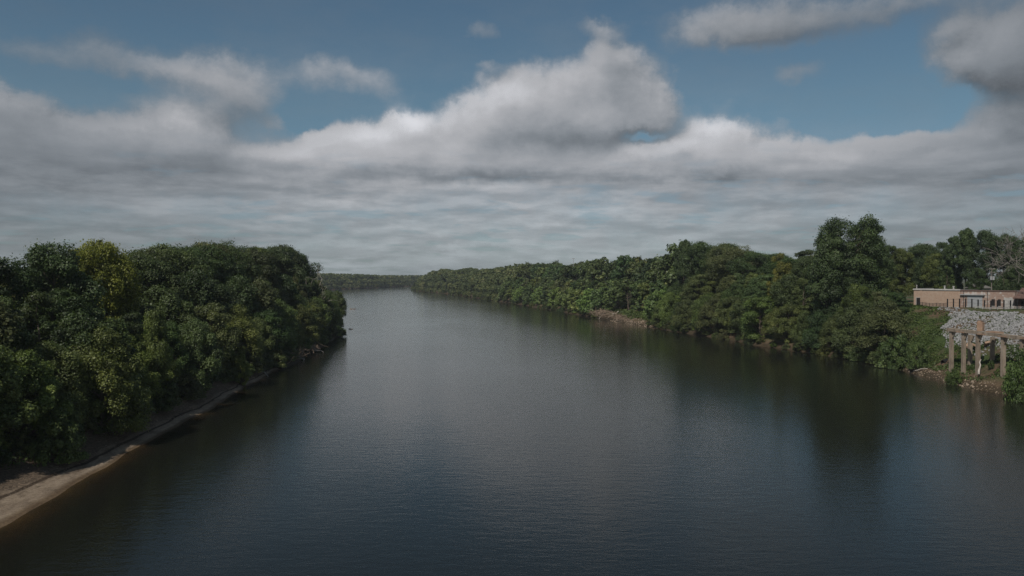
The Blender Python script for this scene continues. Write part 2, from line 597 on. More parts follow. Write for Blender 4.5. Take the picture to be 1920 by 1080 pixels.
M['brick'] = brick_material('tan_brick', (0.38, 0.265, 0.195), (0.32, 0.215, 0.16), (0.43, 0.345, 0.275))
M['oldbrick'] = brick_material('peeling_brick', (0.32, 0.215, 0.17), (0.25, 0.165, 0.13), (0.36, 0.29, 0.25), ((0.46, 0.43, 0.40), 0.6))
M['darkbrick'] = brick_material('dark_brick', (0.12, 0.065, 0.05), (0.09, 0.05, 0.04), (0.15, 0.11, 0.09))
M['whitepaint'] = simple('white_paint', [(0, (0.30, 0.29, 0.275)), (1, (0.50, 0.49, 0.47))], 1.0, rough=0.6)
M['palepanel'] = simple('pale_grey_panel', [(0, (0.26, 0.275, 0.29)), (1, (0.40, 0.415, 0.43))], 0.8, rough=0.5)
M['dark'] = simple('dark_opening', [(0, (0.012, 0.012, 0.012)), (1, (0.03, 0.028, 0.026))], 1)
M['iron'] = simple('black_iron', [(0, (0.012, 0.012, 0.013)), (1, (0.03, 0.03, 0.03))], 2, rough=0.5, spec=0.4)
M['roofgrey'] = simple('grey_shingles', [(0, (0.09, 0.085, 0.08)), (1, (0.19, 0.18, 0.17))], 3, stretch=(1, 1, 4))
M['roofbrown'] = simple('brown_roofing', [(0, (0.08, 0.05, 0.042)), (1, (0.17, 0.11, 0.09))], 1.5)
M['roofgreen'] = simple('green_metal_roof', [(0, (0.10, 0.20, 0.17)), (1, (0.17, 0.30, 0.26))], 1, rough=0.4)
M['timber'] = simple('grey_timber', [(0, (0.12, 0.10, 0.085)), (1, (0.26, 0.23, 0.20))], 2, stretch=(1, 1, 0.2))
M['steel'] = simple('galvanised_steel', [(0, (0.35, 0.36, 0.37)), (1, (0.5, 0.51, 0.52))], 2, rough=0.45, metal=0.3)
M['plastic'] = simple('black_plastic_pipe', [(0, (0.012, 0.012, 0.013)), (1, (0.025, 0.025, 0.026))], 2, rough=0.45, spec=0.5)

# ------------------------------------------------------------------ the river's outline (metres)
LEFT = [(-300, -48), (-60, -48), (40, -49.5), (81, -51), (103, -53), (134, -56), (165, -58.5), (201, -61.5), (240, -63.5), (275, -66), (320, -71), (360, -76), (401, -85), (480, -108), (600, -150),
        (800, -225), (1000, -285), (1250, -325), (1507, -322), (1750, -293), (1983, -245), (2060, -150), (2110, 0), (2140, 250), (2150, 700)]
RIGHT = [(-300, 100), (0, 102), (100, 103), (162, 104), (195, 103.5), (212, 103.5), (232, 103), (251, 100.5), (275, 93), (297, 88), (340, 80), (392, 69), (440, 58), (489, 49), (580, 33),
         (680, 14), (785, -8), (940, -44), (1108, -84), (1280, -135), (1420, -176), (1480, -184), (1560, -170), (1700, -60), (1800, 120), (1850, 400), (1860, 700)]


def resample(pts, wig):
    p = np.array(pts, float)[:, ::-1]           # x, y
    seg = np.linalg.norm(np.diff(p, axis=0), axis=1)
    s = np.concatenate([[0], np.cumsum(seg)])
    ss = [0.0]
    while ss[-1] < s[-1]:
        yy = np.interp(ss[-1], s, p[:, 1])
        ss.append(ss[-1] + max(4.0, min(60, abs(yy) / 45)))
    ss = np.minimum(np.array(ss), s[-1])
    q = np.stack([np.interp(ss, s, p[:, 0]), np.interp(ss, s, p[:, 1])], 1)
    q2 = q.copy()
    q2[1:-1] = (q[:-2] + 2 * q[1:-1] + q[2:]) / 4
    ph = rng.uniform(0, 6.28, 6)
    w = sum(np.sin(ss / L * 6.28 + f) for L, f in zip((23, 37, 61, 14, 90, 47), ph)) / 6
    q2[:, 0] += w * wig(q2[:, 1])
    return q2


LP = resample(LEFT, lambda y: np.interp(y, [0, 150, 200, 400, 900], [0.9, 1.3, 2.2, 3.0, 9]))
RP = resample(RIGHT, lambda y: np.interp(y, [0, 150, 250, 400, 900], [1.4, 1.6, 2.4, 3.0, 8]))
POLY = np.vstack([LP, RP[::-1]])
A_, B_ = POLY, np.roll(POLY, -1, axis=0)
SIDE = np.concatenate([np.zeros(len(LP)), np.ones(len(RP))])     # the two closing segments lie far away


def sdf(x, y):
    """signed distance inland (+) and which bank"""
    x, y = np.asarray(x, float).ravel(), np.asarray(y, float).ravel()
    if len(x) < 40:
        E = B_ - A_
        px_, py_ = x[:, None], y[:, None]
        t = np.clip(((px_ - A_[:, 0]) * E[:, 0] + (py_ - A_[:, 1]) * E[:, 1]) / ((E * E).sum(1) + 1e-12), 0, 1)
        dd = (px_ - A_[:, 0] - t * E[:, 0]) ** 2 + (py_ - A_[:, 1] - t * E[:, 1]) ** 2
        dd[:, -1] = 1e18
        dd[:, len(LP) - 1] = 1e18
        j = dd.argmin(1)
        cr = ((A_[:, 1] > py_) != (B_[:, 1] > py_)) & (px_ < E[:, 0] * (py_ - A_[:, 1]) / (E[:, 1] + 1e-12) + A_[:, 0])
        return np.where(cr.sum(1) % 2 == 1, -1, 1) * np.sqrt(dd[np.arange(len(x)), j]), SIDE[j]
    best = np.full(len(x), 1e18)
    sd = np.zeros(len(x))
    inside = np.zeros(len(x), bool)
    for a, b, s in zip(A_, B_, SIDE):
        e = b - a
        L2 = e @ e + 1e-12
        t = np.clip(((x - a[0]) * e[0] + (y - a[1]) * e[1]) / L2, 0, 1)
        dd = (x - a[0] - t * e[0]) ** 2 + (y - a[1] - t * e[1]) ** 2
        if not (np.array_equal(a, A_[-1]) or np.array_equal(a, A_[len(LP) - 1])):
            mm = dd < best
            best[mm] = dd[mm]
            sd[mm] = s
        cr = ((a[1] > y) != (b[1] > y)) & (x < (b[0] - a[0]) * (y - a[1]) / (b[1] - a[1] + 1e-12) + a[0])
        inside ^= cr
    return np.where(inside, -1, 1) * np.sqrt(best), sd


def sst(a, b, v):
    t = np.clip((v - a) / (b - a), 0, 1)
    return t * t * (3 - 2 * t)


def beach_w(Y):
    return np.interp(Y, [70, 95, 107, 134, 165, 200], [15, 10, 6.0, 4.8, 3.8, 2.4])


def height(x, y):
    x, y = np.asarray(x, float).ravel(), np.asarray(y, float).ravel()
    d, s = sdf(x, y)
    wb = 1 - sst(165, 225, y)
    bwid = beach_w(y)
    beach = np.where(d < 0, np.interp(d, [-40, -12, -4, 0], [-6, -3.0, -0.75, 0]), np.interp(d / bwid, [0, .42, .47, 1.0], [0, .50, .78, 1.9]) + np.interp(d - bwid, [0, 4, 14, 30], [0, 2.4, 3.6, 4.0]))
    wood = np.interp(d, [-40, -10, 0, 3, 8, 20, 40], [-6, -3.2, 0, 1.5, 3.2, 5.0, 5.8])
    zl = beach * wb + wood * (1 - wb)
    near = np.interp(d, [-30, -8, 0, 2, 5, 12, 25, 29, 60], [-6, -3, 0, 1.5, 2.7, 8.8, 15.3, 15.5, 15.5])
    far = np.interp(d, [-30, -8, 0, 3, 12, 30, 60], [-6, -3, 0, 2, 6, 10.5, 12])
    wn = 1 - sst(300, 420, y)
    zr = near * wn + far * (1 - wn)
    z = np.where(s < 0.5, zl, zr)
    bmp = (np.sin(x * 0.9 + 1.3 * np.sin(y * 0.37)) * np.sin(y * 0.7 + np.sin(x * 0.5)) * 0.16 + np.sin(x * .31 + 2) * np.sin(y * .23 + 1) * 0.35)
    z = z + bmp * sst(1.0, 9.0, d) * np.where((s < .5) & (y < 170), 0.5, 1.0)
    k = sst(130, 500, d)
    return z * (1 - k) + 9.0 * k


def build_ground():
    xs = np.unique(np.round(np.concatenate([
        np.linspace(-3600, -800, 15), np.linspace(-800, -360, 16), np.arange(-360, -110, 7.0), np.arange(-110, -40, 1.1), np.arange(-40, 84, 6.0),
        np.arange(84, 150, 1.2), np.arange(150, 260, 9.0), np.linspace(260, 900, 20), np.linspace(900, 3600, 14)]), 3))
    ys = [-280.0, -200, -140, -90, -60]
    y = -40.0
    while y < 4600:
        ys.append(y)
        y += max(1.3, 6 - (y + 40) / 20) if y < 60 else (1.3 if y < 245 else min(1.3 + (y - 245) * 0.014, 120))
    ys = np.array(ys)
    X, Y = np.meshgrid(xs, ys)
    Z = height(X, Y)
    nx, ny = len(xs), len(ys)
    V = np.stack([X.ravel(), Y.ravel(), Z], 1)
    i = (np.arange(ny - 1)[:, None] * nx + np.arange(nx - 1)[None, :]).ravel()
    Fc = np.stack([i, i + 1, i + nx + 1, i + nx], 1)
    c = V[Fc].mean(1)
    d, s = sdf(c[:, 0], c[:, 1])
    bw = beach_w(c[:, 1]) + 1.0
    isb = (s < 0.5) & (c[:, 1] < 215) & (c[:, 1] > -40) & (d < bw) & (d > -14)
    for name, msk, mt in (('ground', ~isb, M['soil']), ('sandy_beach', isb, M['sand'])):
        f = Fc[msk]
        u, inv = np.unique(f, return_inverse=True)
        o = link(name, np_mesh(name, V[u], inv.reshape(-1, 4), smooth=True), mt)
        tag(o, kind='structure')
    return


build_ground()
wb_ = MB()
wb_.box(-700, 690, -270, 2170, -9, 0)
river = wb_.build('river', M['water'])
tag(river, kind='structure')


def zat(x, y):
    return float(height([x], [y])[0])


def shore(side, Y):
    P = LP if side == 0 else RP
    m_ = P[:, 1]
    top = int(np.argmax(m_)) + 1
    return float(np.interp(Y, m_[:top], P[:top, 0]))


def shore_n(side, Y):
    """unit vector pointing inland"""
    dx = shore(side, Y + 4) - shore(side, Y - 4)
    n = Vector((-8, dx)) if side == 0 else Vector((8, -dx))
    return n.normalized()


def bank(side, Y, t):
    n = shore_n(side, Y)
    return shore(side, Y) + n.x * t, Y + n.y * t


# ------------------------------------------------------------------ trees
def leaf_quads(c, nrm, size, r):
    """one diamond-shaped leaf spray per centre"""
    n = len(c)
    up = r.normal(size=(n, 3))
    a = np.cross(nrm, up)
    a /= np.linalg.norm(a, axis=1)[:, None] + 1e-9
    b = np.cross(nrm, a)
    s = size[:, None]
    w = r.uniform(0.30, 0.5, (n, 1))
    fold = nrm * s * r.uniform(-0.10, 0.16, (n, 1))
    v = np.stack([c - a * s * 0.5, c + b * s * w + fold, c + a * s * 0.55, c - b * s * w + fold], 1).reshape(-1, 3)
    f = np.arange(4 * n).reshape(-1, 4)
    return v, f


def crown_profile(kind, h):
    if kind == 'round':
        return np.sqrt(np.clip(1 - (2 * h - 1) ** 2, 0.02, 1)) ** 0.8
    if kind == 'oval':
        return np.clip(np.sin(np.pi * np.clip(h * 0.90 + 0.07, 0, 1)), 0.05, 1) ** 0.6
    if kind == 'spread':
        return np.interp(h, [0, 0.15, 0.45, 0.75, 0.92, 1], [0.35, 0.75, 0.95, 1.0, 0.7, 0.25])
    if kind == 'skirt':
        return np.interp(h, [0, 0.12, 0.5, 0.8, 1], [0.85, 1.0, 0.88, 0.6, 0.15])
    if kind == 'twin':
        return np.interp(h, [0, 0.15, 0.45, 0.75, 0.92, 1], [0.6, 0.9, 0.95, 1.0, 0.85, 0.5])
    if kind == 'dome':
        return np.sqrt(np.clip(1 - h ** 2, 0.02, 1))
    if kind == 'cone':
        return np.interp(h, [0, 0.12, 0.5, 0.85, 1], [0.7, 1.0, 0.66, 0.28, 0.05])
    return np.ones_like(h)


def make_tree_mesh(seed, H, Rr, base, kind, nclump, nleaf, leaf, twin=False, trunk=True, drop=0.0):
    r = np.random.default_rng(seed)
    lob = r.uniform(0, 6.28, 4)
    cs = []
    tries = 0
    mind = Rr * (1.25 / nclump ** 0.36)
    while len(cs) < nclump and tries < nclump * 60:
        tries += 1
        h = r.uniform(0, 1) ** 0.9
        th = r.uniform(0, 6.283)
        if twin and len(cs) < 34:
            h = r.uniform(0.55, 1)
            th = (0 if len(cs) % 2 else math.pi) + r.normal(0, 0.7)
        rad = Rr * crown_profile(kind, np.array([h]))[0] * (1 + 0.20 * math.sin(2 * th + lob[0]) + 0.13 * math.sin(3 * th + lob[1] + 5 * h) + 0.12 * math.sin(9 * h + lob[2] + th))
        q = rad * r.uniform(0.35, 1.0) ** 0.6
        z = base + (H - base) * h
        x, y = q * math.cos(th), q * math.sin(th)
        if twin:
            sgn = -1 if x < 0 else 1
            k_ = max(0, (h - 0.5) / 0.5)
            x = x * (1 - 0.5 * k_) + sgn * Rr * 0.48 * k_
            y *= (1 - 0.35 * k_)
            if sgn < 0:
                z -= k_ * 0.03 * H
        p = np.array([x, y, z])
        dm = min([np.linalg.norm((p - c_) * np.array([1, 1, 0.9])) for c_ in cs], default=1.3 * mind)
        if mind < dm and (twin or dm < 1.65 * mind):
            cs.append(p)
        if tries % (nclump * 6) == 0:
            mind *= 0.85
    cs = np.array(cs)
    V, Fc, T = [], [], []
    off = 0
    for c_ in cs:
        rc = Rr * r.uniform(0.17, 0.34) * (1.0 if nclump > 25 else 1.25)
        n = int(nleaf * r.uniform(0.7, 1.25))
        dr = r.normal(size=(n, 3))
        dr[:, 2] += 0.25
        dr /= np.linalg.norm(dr, axis=1)[:, None]
        rr = rc * r.uniform(0.25, 1.0, (n, 1)) ** 0.45
        # ragged outline: sprays that stick out
        lobe = 1 + 0.16 * np.sin(dr[:, :1] * 5 + r.uniform(0, 6)) * np.sin(dr[:, 1:2] * 5 + r.uniform(0, 6)) + 0.10 * np.sin(dr[:, 2:3] * 7 + r.uniform(0, 6))
        rr = rr * lobe
        stick = (r.uniform(size=(n, 1)) < 0.12) * r.uniform(0, 0.5, (n, 1)) * rc
        ax = np.array([r.uniform(0.95, 1.25), r.uniform(0.95, 1.25), r.uniform(0.75, 1.0)])
        pts = c_ + dr * (rr + stick) * ax
        if drop:
            pts[:, 2] -= drop * r.uniform(0, 1, n) ** 2 * (np.linalg.norm(pts[:, :2], axis=1) / Rr)
        pts[:, 2] = np.maximum(pts[:, 2], 0.15)
        nr = dr * 0.85 + r.normal(size=(n, 3)) * 0.42 + np.array([0, 0, 0.40])
        nr /= np.linalg.norm(nr, axis=1)[:, None]
        sz = leaf * r.uniform(0.6, 1.35, n)
        v, f = leaf_quads(pts, nr, sz, r)
        V.append(v)
        Fc.append(f + off)
        off += len(v)
        T.append(np.clip(r.normal(0.42, 0.14) + r.normal(0, 0.13, n), 0, 1))
    crown = np_mesh('crown', np.vstack(V), np.vstack(Fc), np.concatenate(T))
    crown.materials.append(M['leaf'])
    tr = None
    if trunk:
        b = MB()
        top = base + (H - base) * 0.72
        n = 9
        zz = np.linspace(-0.6, top, n)
        wob = np.cumsum(r.normal(0, H * 0.008, (n, 2)), axis=0)
        tp = np.column_stack([wob, zz])
        r0 = 0.016 * H + 0.05
        b.tube(tp, np.linspace(r0, r0 * 0.22, n) * np.array([1.35, 1.0] + [1] * (n - 2)), 8)
        for c_ in cs[:: max(1, len(cs) // 26)]:
            rd = math.hypot(c_[0], c_[1])
            za = min(max(c_[2] - rd * 0.8, base * 0.6), top * 0.98)
            p0 = np.array([np.interp(za, zz, tp[:, 0]), np.interp(za, zz, tp[:, 1]), za])
            mid = p0 * 0.45 + c_ * 0.55 + np.array([0, 0, -0.06 * rd]) + r.normal(0, 0.06 * Rr, 3)
            rl = r0 * np.interp(za, [0, top], [0.5, 0.2])
            b.tube([p0, mid, c_], [rl, rl * 0.6, rl * 0.15], 6)
        tr = np_mesh('trunk', np.vstack(b.v), np.vstack(b.f), smooth=True)
        tr.materials.append(M['bark'])
    return crown, tr, H


LIB = {}


def lib(key, *a, **k):
    LIB[key] = make_tree_mesh(*a, **k)


# detailed trees (nominal 20 m) and coarse ones for the far bank
lib('round_a', 11, 20, 6.2, 3.5, 'round', 60, 870, 0.30)
lib('round_b', 12, 20, 6.0, 3.0, 'round', 54, 928, 0.32)
lib('oval_a', 13, 20, 5.0, 2.5, 'oval', 56, 870, 0.30)
lib('oval_b', 14, 20, 4.6, 2.0, 'oval', 50, 928, 0.32)
lib('spread_a', 15, 20, 7.0, 4.0, 'spread', 66, 841, 0.31)
lib('spread_b', 16, 20, 6.6, 3.0, 'spread', 60, 870, 0.32)
lib('skirt_a', 17, 12, 5.0, 0.4, 'skirt', 48, 841, 0.24, drop=1.2)
lib('skirt_b', 18, 12, 4.6, 0.3, 'skirt', 44, 870, 0.25, drop=1.2)
lib('skirt_c', 19, 12, 4.2, 0.5, 'oval', 42, 841, 0.26, drop=0.8)
lib('twin', 20, 20, 5.8, 3.0, 'twin', 90, 783, 0.29, twin=True)
lib('cone', 21, 20, 4.4, 2.0, 'cone', 60, 754, 0.29)
lib('shrub_a', 22, 4, 2.6, 0.1, 'dome', 22, 368, 0.26, drop=0.5)
lib('shrub_b', 23, 4, 2.9, 0.1, 'dome', 26, 336, 0.27, drop=0.5)
lib('shrub_c', 24, 4, 2.2, 0.2, 'oval', 20, 352, 0.29, drop=0.3)
lib('mid_round', 31, 20, 6.0, 2.5, 'round', 40, 110, 0.95)
lib('mid_oval', 32, 20, 5.2, 2.0, 'oval', 38, 110, 0.95)
lib('mid_spread', 33, 20, 6.6, 2.5, 'spread', 44, 105, 1.0)
lib('mid_skirt', 34, 12, 5.2, 0.3, 'skirt', 32, 100, 0.85, drop=1.0)
lib('mid_skirt2', 35, 12, 4.6, 0.3, 'oval', 30, 105, 0.85, drop=1.0)
lib('far_round', 41, 20, 6.4, 1.0, 'round', 26, 62, 1.35, trunk=False)
lib('far_spread', 42, 20, 6.8, 0.6, 'skirt', 26, 62, 1.35, trunk=False)

TREES = []        # dict per tree, labelled at the end
PROTO = {}


def add_tree(key, x, y, H, width=1.0, tint=(1, 1, 1), name='broadleaf_tree', row='', side='right', label=None, z=None, lean=(0, 0), rz=None, cat='tree', tintname='mid green'):
    crown, trunk, H0 = LIB[key]
    pk = (key, name)
    if pk not in PROTO:
        root = empty(name, (0, 0, 0))
        link('crown', crown, None, root)
        if trunk is not None:
            link('trunk', trunk, None, root)
        PROTO[pk] = root
        o = root
    else:
        o = copy_tree(PROTO[pk])
        for q in ('label', 'group', 'category'):
            if q in o:
                del o[q]
    zz = zat(x, y) if z is None else z
    o.location = (x, y, zz - 0.15)
    s = H / H0
    o.scale = (s * width, s * width, s)
    o.rotation_euler = (lean[0], lean[1], rng.uniform(0, 6.28) if rz is None else rz)
    for ch in o.children:
        if ch.name.startswith('crown'):
            ch.color = tuple(tint) + (1,)
    o['category'] = cat
    TREES.append(dict(o=o, x=x, y=y, H=H, row=row, side=side, label=label, tint=tintname, key=key, cat=cat))
    return o


TINTS = [('dark green', (0.58, 0.66, 0.60)), ('deep green', (0.78, 0.85, 0.75)), ('mid green', (1.0, 1.0, 0.9)), ('olive green', (1.20, 1.12, 0.85)), ('light green', (1.38, 1.45, 1.05))]


def pick(ws):
    i = rng.choice(5, p=np.array(ws) / sum(ws))
    j = rng.uniform(0.9, 1.1, 3)
    return TINTS[i][0], tuple(np.array(TINTS[i][1]) * j)


SKY_L = np.array([(-200, 492), (0, 490), (40, 484), (60, 480), (76, 469), (95, 467), (150, 466), (185, 484), (215, 476), (240, 470), (275, 462), (360, 462), (395, 464), (420, 459), (455, 470), (480, 466), (500, 459), (530, 462), (560, 474), (590, 484), (608, 508), (625, 540)], float)
SKY_R = np.array([(775, 521), (800, 511), (830, 502), (850, 507), (870, 504), (895, 499), (915, 505), (940, 500), (965, 495), (985, 493), (1010, 491), (1030, 493), (1050, 491), (1070, 497), (1110, 489), (1150, 484), (1180, 481),
                  (1240, 489), (1254, 470), (1262, 458), (1300, 452), (1316, 461), (1390, 460), (1420, 466), (1440, 475), (1480, 480), (1500, 472), (1530, 472), (1545, 470), (1570, 468), (1640, 468), (1660, 466), (1700, 466), (1740, 466), (1766, 450),
                  (1800, 434), (1830, 436), (1880, 446), (1920, 450), (2200, 455)], float)


def top_at(sk, px, Y, halfw):
    pxs = np.linspace(px - halfw, px + halfw, 5)
    py = np.interp(pxs, sk[:, 0], sk[:, 1])
    return CAMZ + (518 - np.max(py)) / F * Y


def fits(sk, x, y, z, H, Rr):
    px = pix(x, y)
    return min(H, top_at(sk, px, y, Rr * 0.55 * F / y) - z)


def left_bank():
    # shrubs and young trees at the edge of the sand
    Y = 88.0
    while Y < 405:
        t = beach_w(Y) + (rng.uniform(0.3, 2.5) if Y < 112 else (rng.uniform(0.2, 2.4) if Y < 160 else rng.uniform(-1.4, 1.4)))
        x, y = bank(0, Y, t)
        tn, tc = pick([1, 2, 3, 2, 1])
        add_tree(str(rng.choice(['shrub_a', 'shrub_b', 'shrub_c'])), x, y, rng.uniform(2.2, 4.6), rng.uniform(0.9, 1.25), tc, 'shrub', 'edge', 'left', cat='shrub', tintname=tn)
        Y += rng.uniform(3.6, 6.0) * (1 + Y / 700)
    for (row, t0, t1, h0, h1, sp, keys, ws, y0) in (
            ('front', 2.6, 6.0, 10, 15, 7.6, ['skirt_a', 'skirt_b', 'skirt_c'], [1, 2, 4, 3, 2], 58),
            ('middle', 9, 13, 16.5, 21, 8.0, ['oval_a', 'oval_b', 'round_b', 'skirt_b'], [3, 4, 2, 1, 0.3], 60),
            ('back', 17, 23, 26, 31, 9.0, ['round_a', 'round_b', 'spread_a', 'spread_b', 'oval_a'], [4, 4, 2, 0.3, 0], 105),
            ('rear', 30, 38, 26, 31, 13.0, ['round_a', 'spread_a', 'spread_b'], [4, 3, 1, 0.3, 0], 140)):
        Y = y0 + rng.uniform(0, 4)
        while Y < 402:
            t = beach_w(Y) + rng.uniform(t0, t1)
            x, y = bank(0, Y, t)
            z = zat(x, y)
            H = fits(SKY_L, x, y, z, rng.uniform(h0, h1) if row in ('front', 'middle') else 34, 4.5)
            H *= rng.uniform(0.90, 1.02) if row in ('back', 'rear') else 1
            tn, tc = pick(ws)
            px = pix(x, y)
            if row in ('front', 'middle') and 60 < px < 330:
                H = min(H, CAMZ + (518 - np.interp(px, [60, 130, 200, 260, 330], [520, 560, 585, 590, 520])) / F * y - z)
            if H > 6 and px > -900 and not (row in ('back', 'rear') and 70 < px < 215 and y < 165):
                w = rng.uniform(0.92, 1.2) * (20 / H if H > 20 else 1) ** 0.6
                if row == 'front':
                    tc = tuple(np.array(tc) * (1.34, 1.38, 1.2))
                add_tree(str(rng.choice(keys)), x, y, H, w, tc, row=row, side='left', tintname=tn)
            Y += sp * rng.uniform(0.85, 1.2) * (1 + (Y - 90) / 900)


def right_bank():
    Y = 216.0
    while Y < 805:
        x, y = bank(1, Y, rng.uniform(-0.3, 1.3))
        tn, tc = pick([1, 2, 3, 2, 1.4])
        if not 402 < Y < 488:
            add_tree(str(rng.choice(['shrub_a', 'shrub_b', 'shrub_c'])), x, y, rng.uniform(1.6, 4.4), rng.uniform(0.95, 1.4), tc, 'shrub', 'edge', 'right', cat='shrub', tintname=tn)
        Y += rng.uniform(3.6, 8.0) * (1 + max(0, Y - 260) / 300)
    for (row, t0, t1, h0, h1, sp, keys, mkeys, ws, y0) in (
            ('front', 2.5, 5.5, 10, 15, 8.6, ['skirt_a', 'skirt_b', 'skirt_c'], ['mid_skirt', 'mid_skirt2'], [0.6, 1.5, 4, 2, 3], 222),
            ('middle', 10, 14, 14, 18, 10.5, ['oval_a', 'oval_b', 'round_b', 'skirt_a'], ['mid_round', 'mid_oval', 'mid_skirt'], [2, 3, 4, 1.2, 1.2], 226),
            ('back', 20, 26, 17, 23, 12.0, ['round_a', 'round_b', 'spread_a', 'spread_b', 'oval_a'], ['mid_round', 'mid_spread', 'mid_oval'], [3, 3, 3, 0.8, 0.4], 250),
            ('rear', 36, 46, 18, 24, 14, ['round_a', 'spread_a', 'spread_b'], ['mid_round', 'mid_spread'], [3, 3, 2, 1, 0.2], 285)):
        Y = y0 + rng.uniform(0, 4)
        while Y < 800:
            t = rng.uniform(t0, t1)
            x, y = bank(1, Y, t)
            z = zat(x, y)
            H = fits(SKY_R, x, y, z, rng.uniform(h0, h1) if row in ('front', 'middle') else 33, 4.5)
            H *= rng.uniform(0.88, 1.02) if row in ('back', 'rear') else 1
            if y < 266 and pix(x, y) > 1600:
                H = min(H, CAMZ - (548 - 518) / F * y - z)
            tn, tc = pick(ws)
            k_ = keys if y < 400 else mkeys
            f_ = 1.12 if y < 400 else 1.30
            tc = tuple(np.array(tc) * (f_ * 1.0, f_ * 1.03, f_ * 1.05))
            if H > 5 and pix(x, y) < 1690 and not (row == 'front' and 405 < Y < 485 and t < 5.2):
                w = rng.uniform(1.0, 1.32) * (20 / H if H > 20 else 1) ** 0.6
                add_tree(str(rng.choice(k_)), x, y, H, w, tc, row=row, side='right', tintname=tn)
            Y += sp * rng.uniform(0.85, 1.2) * (1 + max(0, Y - 300) / 420)


left_bank()
right_bank()

# -- trees that stand out, each placed where the photograph shows it
def special(key, px, Y, top_py, name, label, width=1.0, tint=(1, 1, 1), rz=None, z=None, lean=(0, 0), cat='tree'):
    x = (px - 960) / F * Y
    zz = zat(x, Y) if z is None else z
    H = CAMZ + (518 - top_py) / F * Y - zz
    return add_tree(key, x, Y, H, width, tint, name, 'special', 'left' if px < 700 else 'right', label, zz, lean, rz, cat)


special('spread_b', 192, 152, 462, 'broadleaf_tree', 'yellow-green leafed tree rising behind the darkest crown on the left bank', 0.70, (2.15, 1.8, 0.7))
special('round_a', 100, 133, 470, 'broadleaf_tree', 'big dark crown in front of the yellow-green tree on the left bank', 0.86, (0.62, 0.76, 0.72))
special('cone', 76, 142, 468, 'broadleaf_tree', 'narrow pointed dark treetop beside the yellow-green tree', 0.6, (0.6, 0.74, 0.72))
special('skirt_c', 290, 142, 582, 'broadleaf_tree', 'slim bright green young tree against dark woods above the beach', 0.5, (1.5, 1.5, 1.0))
special('skirt_a', 190, 118, 628, 'broadleaf_tree', 'broad light olive tree fronting the woods directly above the sand', 0.95, (1.35, 1.25, 0.85))
special('skirt_b', 372, 158, 605, 'broadleaf_tree', 'silvery green leafy tree leaning over the narrow end of the beach', 0.9, (1.1, 1.2, 1.1))
special('skirt_c', 452, 182, 664, 'broadleaf_tree', 'small bright yellow-green tree reaching out over the dark water', 0.95, (1.7, 1.6, 0.9), lean=(0, 0.16))
special('shrub_a', 105, 103, 786, 'shrub', 'leafy green bush growing on the sand of the beach', 0.8, (1.15, 1.2, 0.9), cat='shrub')
special('skirt_b', 632, 392, 548, 'broadleaf_tree', 'outermost tree of the left point, its branches hanging over the water', 0.85, (1.0, 1.05, 0.9), lean=(0, 0.10))
special('twin', 1594, 268, 414, 'broadleaf_tree', 'tallest tree on the right bank, with a double rounded top', 0.92, (0.74, 0.88, 0.80), rz=0.1)
special('round_b', 1560, 262, 452, 'broadleaf_tree', 'dark tree hugging the lower flank of the tallest double-topped tree', 0.72, (0.72, 0.85, 0.78))
special('round_a', 1645, 275, 452, 'broadleaf_tree', 'rounded shoulder tree on the town side of the tallest double-topped tree', 0.66, (0.74, 0.88, 0.8))
special('oval_b', 1285, 390, 452, 'broadleaf_tree', 'dark uneven treetop standing above the rounded crowns beside it', 0.62, (0.68, 0.8, 0.74))
special('oval_a', 1462, 300, 478, 'broadleaf_tree', 'yellowish thin-leafed tree in a dip of the right skyline', 0.7, (1.7, 1.35, 0.75))
special('spread_a', 1612, 248, 540, 'broadleaf_tree', 'broad bright green tree sloping down to the water beside the grass bank', 0.8, (1.15, 1.2, 0.8))
special('round_b', 1660, 236, 560, 'broadleaf_tree', 'leafy tree just short of the brick building, above the grass bank', 0.66, (0.9, 1.0, 0.8))
special('skirt_a', 1560, 259, 590, 'broadleaf_tree', 'wide olive waterside tree below the tallest double-topped tree', 0.9, (1.4, 1.25, 0.8))
special('skirt_b', 1468, 285, 596, 'broadleaf_tree', 'olive waterside tree standing alone in front of darker growth', 0.85, (1.35, 1.22, 0.8))
special('round_b', 1446, 314, 521, 'broadleaf_tree', 'dense green tree right in front of the small green-roofed house', 0.8, (0.85, 0.95, 0.8))
special('oval_b', 1496, 305, 523, 'broadleaf_tree', 'green tree in front of the grey-roofed house glimpsed in the woods', 0.9, (0.8, 0.92, 0.8))
special('skirt_c', 1380, 318, 570, 'broadleaf_tree', 'rounded light green tree at the waterline past the muddy bank patch', 0.9, (1.3, 1.25, 0.85))
special('shrub_b', 1680, 218, 632, 'shrub', 'large dark willow-like bush overhanging the water by the tan rubble', 0.7, (0.8, 0.95, 0.75), cat='shrub')
special('shrub_b', 1722, 208, 642, 'shrub', 'green bush between the tan rubble and the grass bank', 0.5, (0.9, 1.05, 0.8), cat='shrub')
special('shrub_a', 1916, 161, 668, 'shrub', 'leafy bush crowding the last leg of the concrete trestle', 0.42, (0.95, 1.15, 0.8), cat='shrub')
special('shrub_b', 1940, 158, 700, 'shrub', 'dark bush hanging over the water at the foot of the trestle', 0.6, (0.7, 0.85, 0.7), cat='shrub')
special('shrub_c', 1860, 182, 676, 'shrub', 'bush growing between two concrete legs of the trestle', 0.55, (0.85, 1.0, 0.75), cat='shrub')
special('shrub_c', 1812, 200, 646, 'shrub', 'bush in the shade behind the trestle below the grey rocks', 0.6, (0.8, 0.95, 0.7), cat='shrub')
special('shrub_a', 1790, 186, 694, 'shrub', 'low ivy bush under the first concrete leg of the trestle', 0.7, (0.95, 1.1, 0.75), cat='shrub')
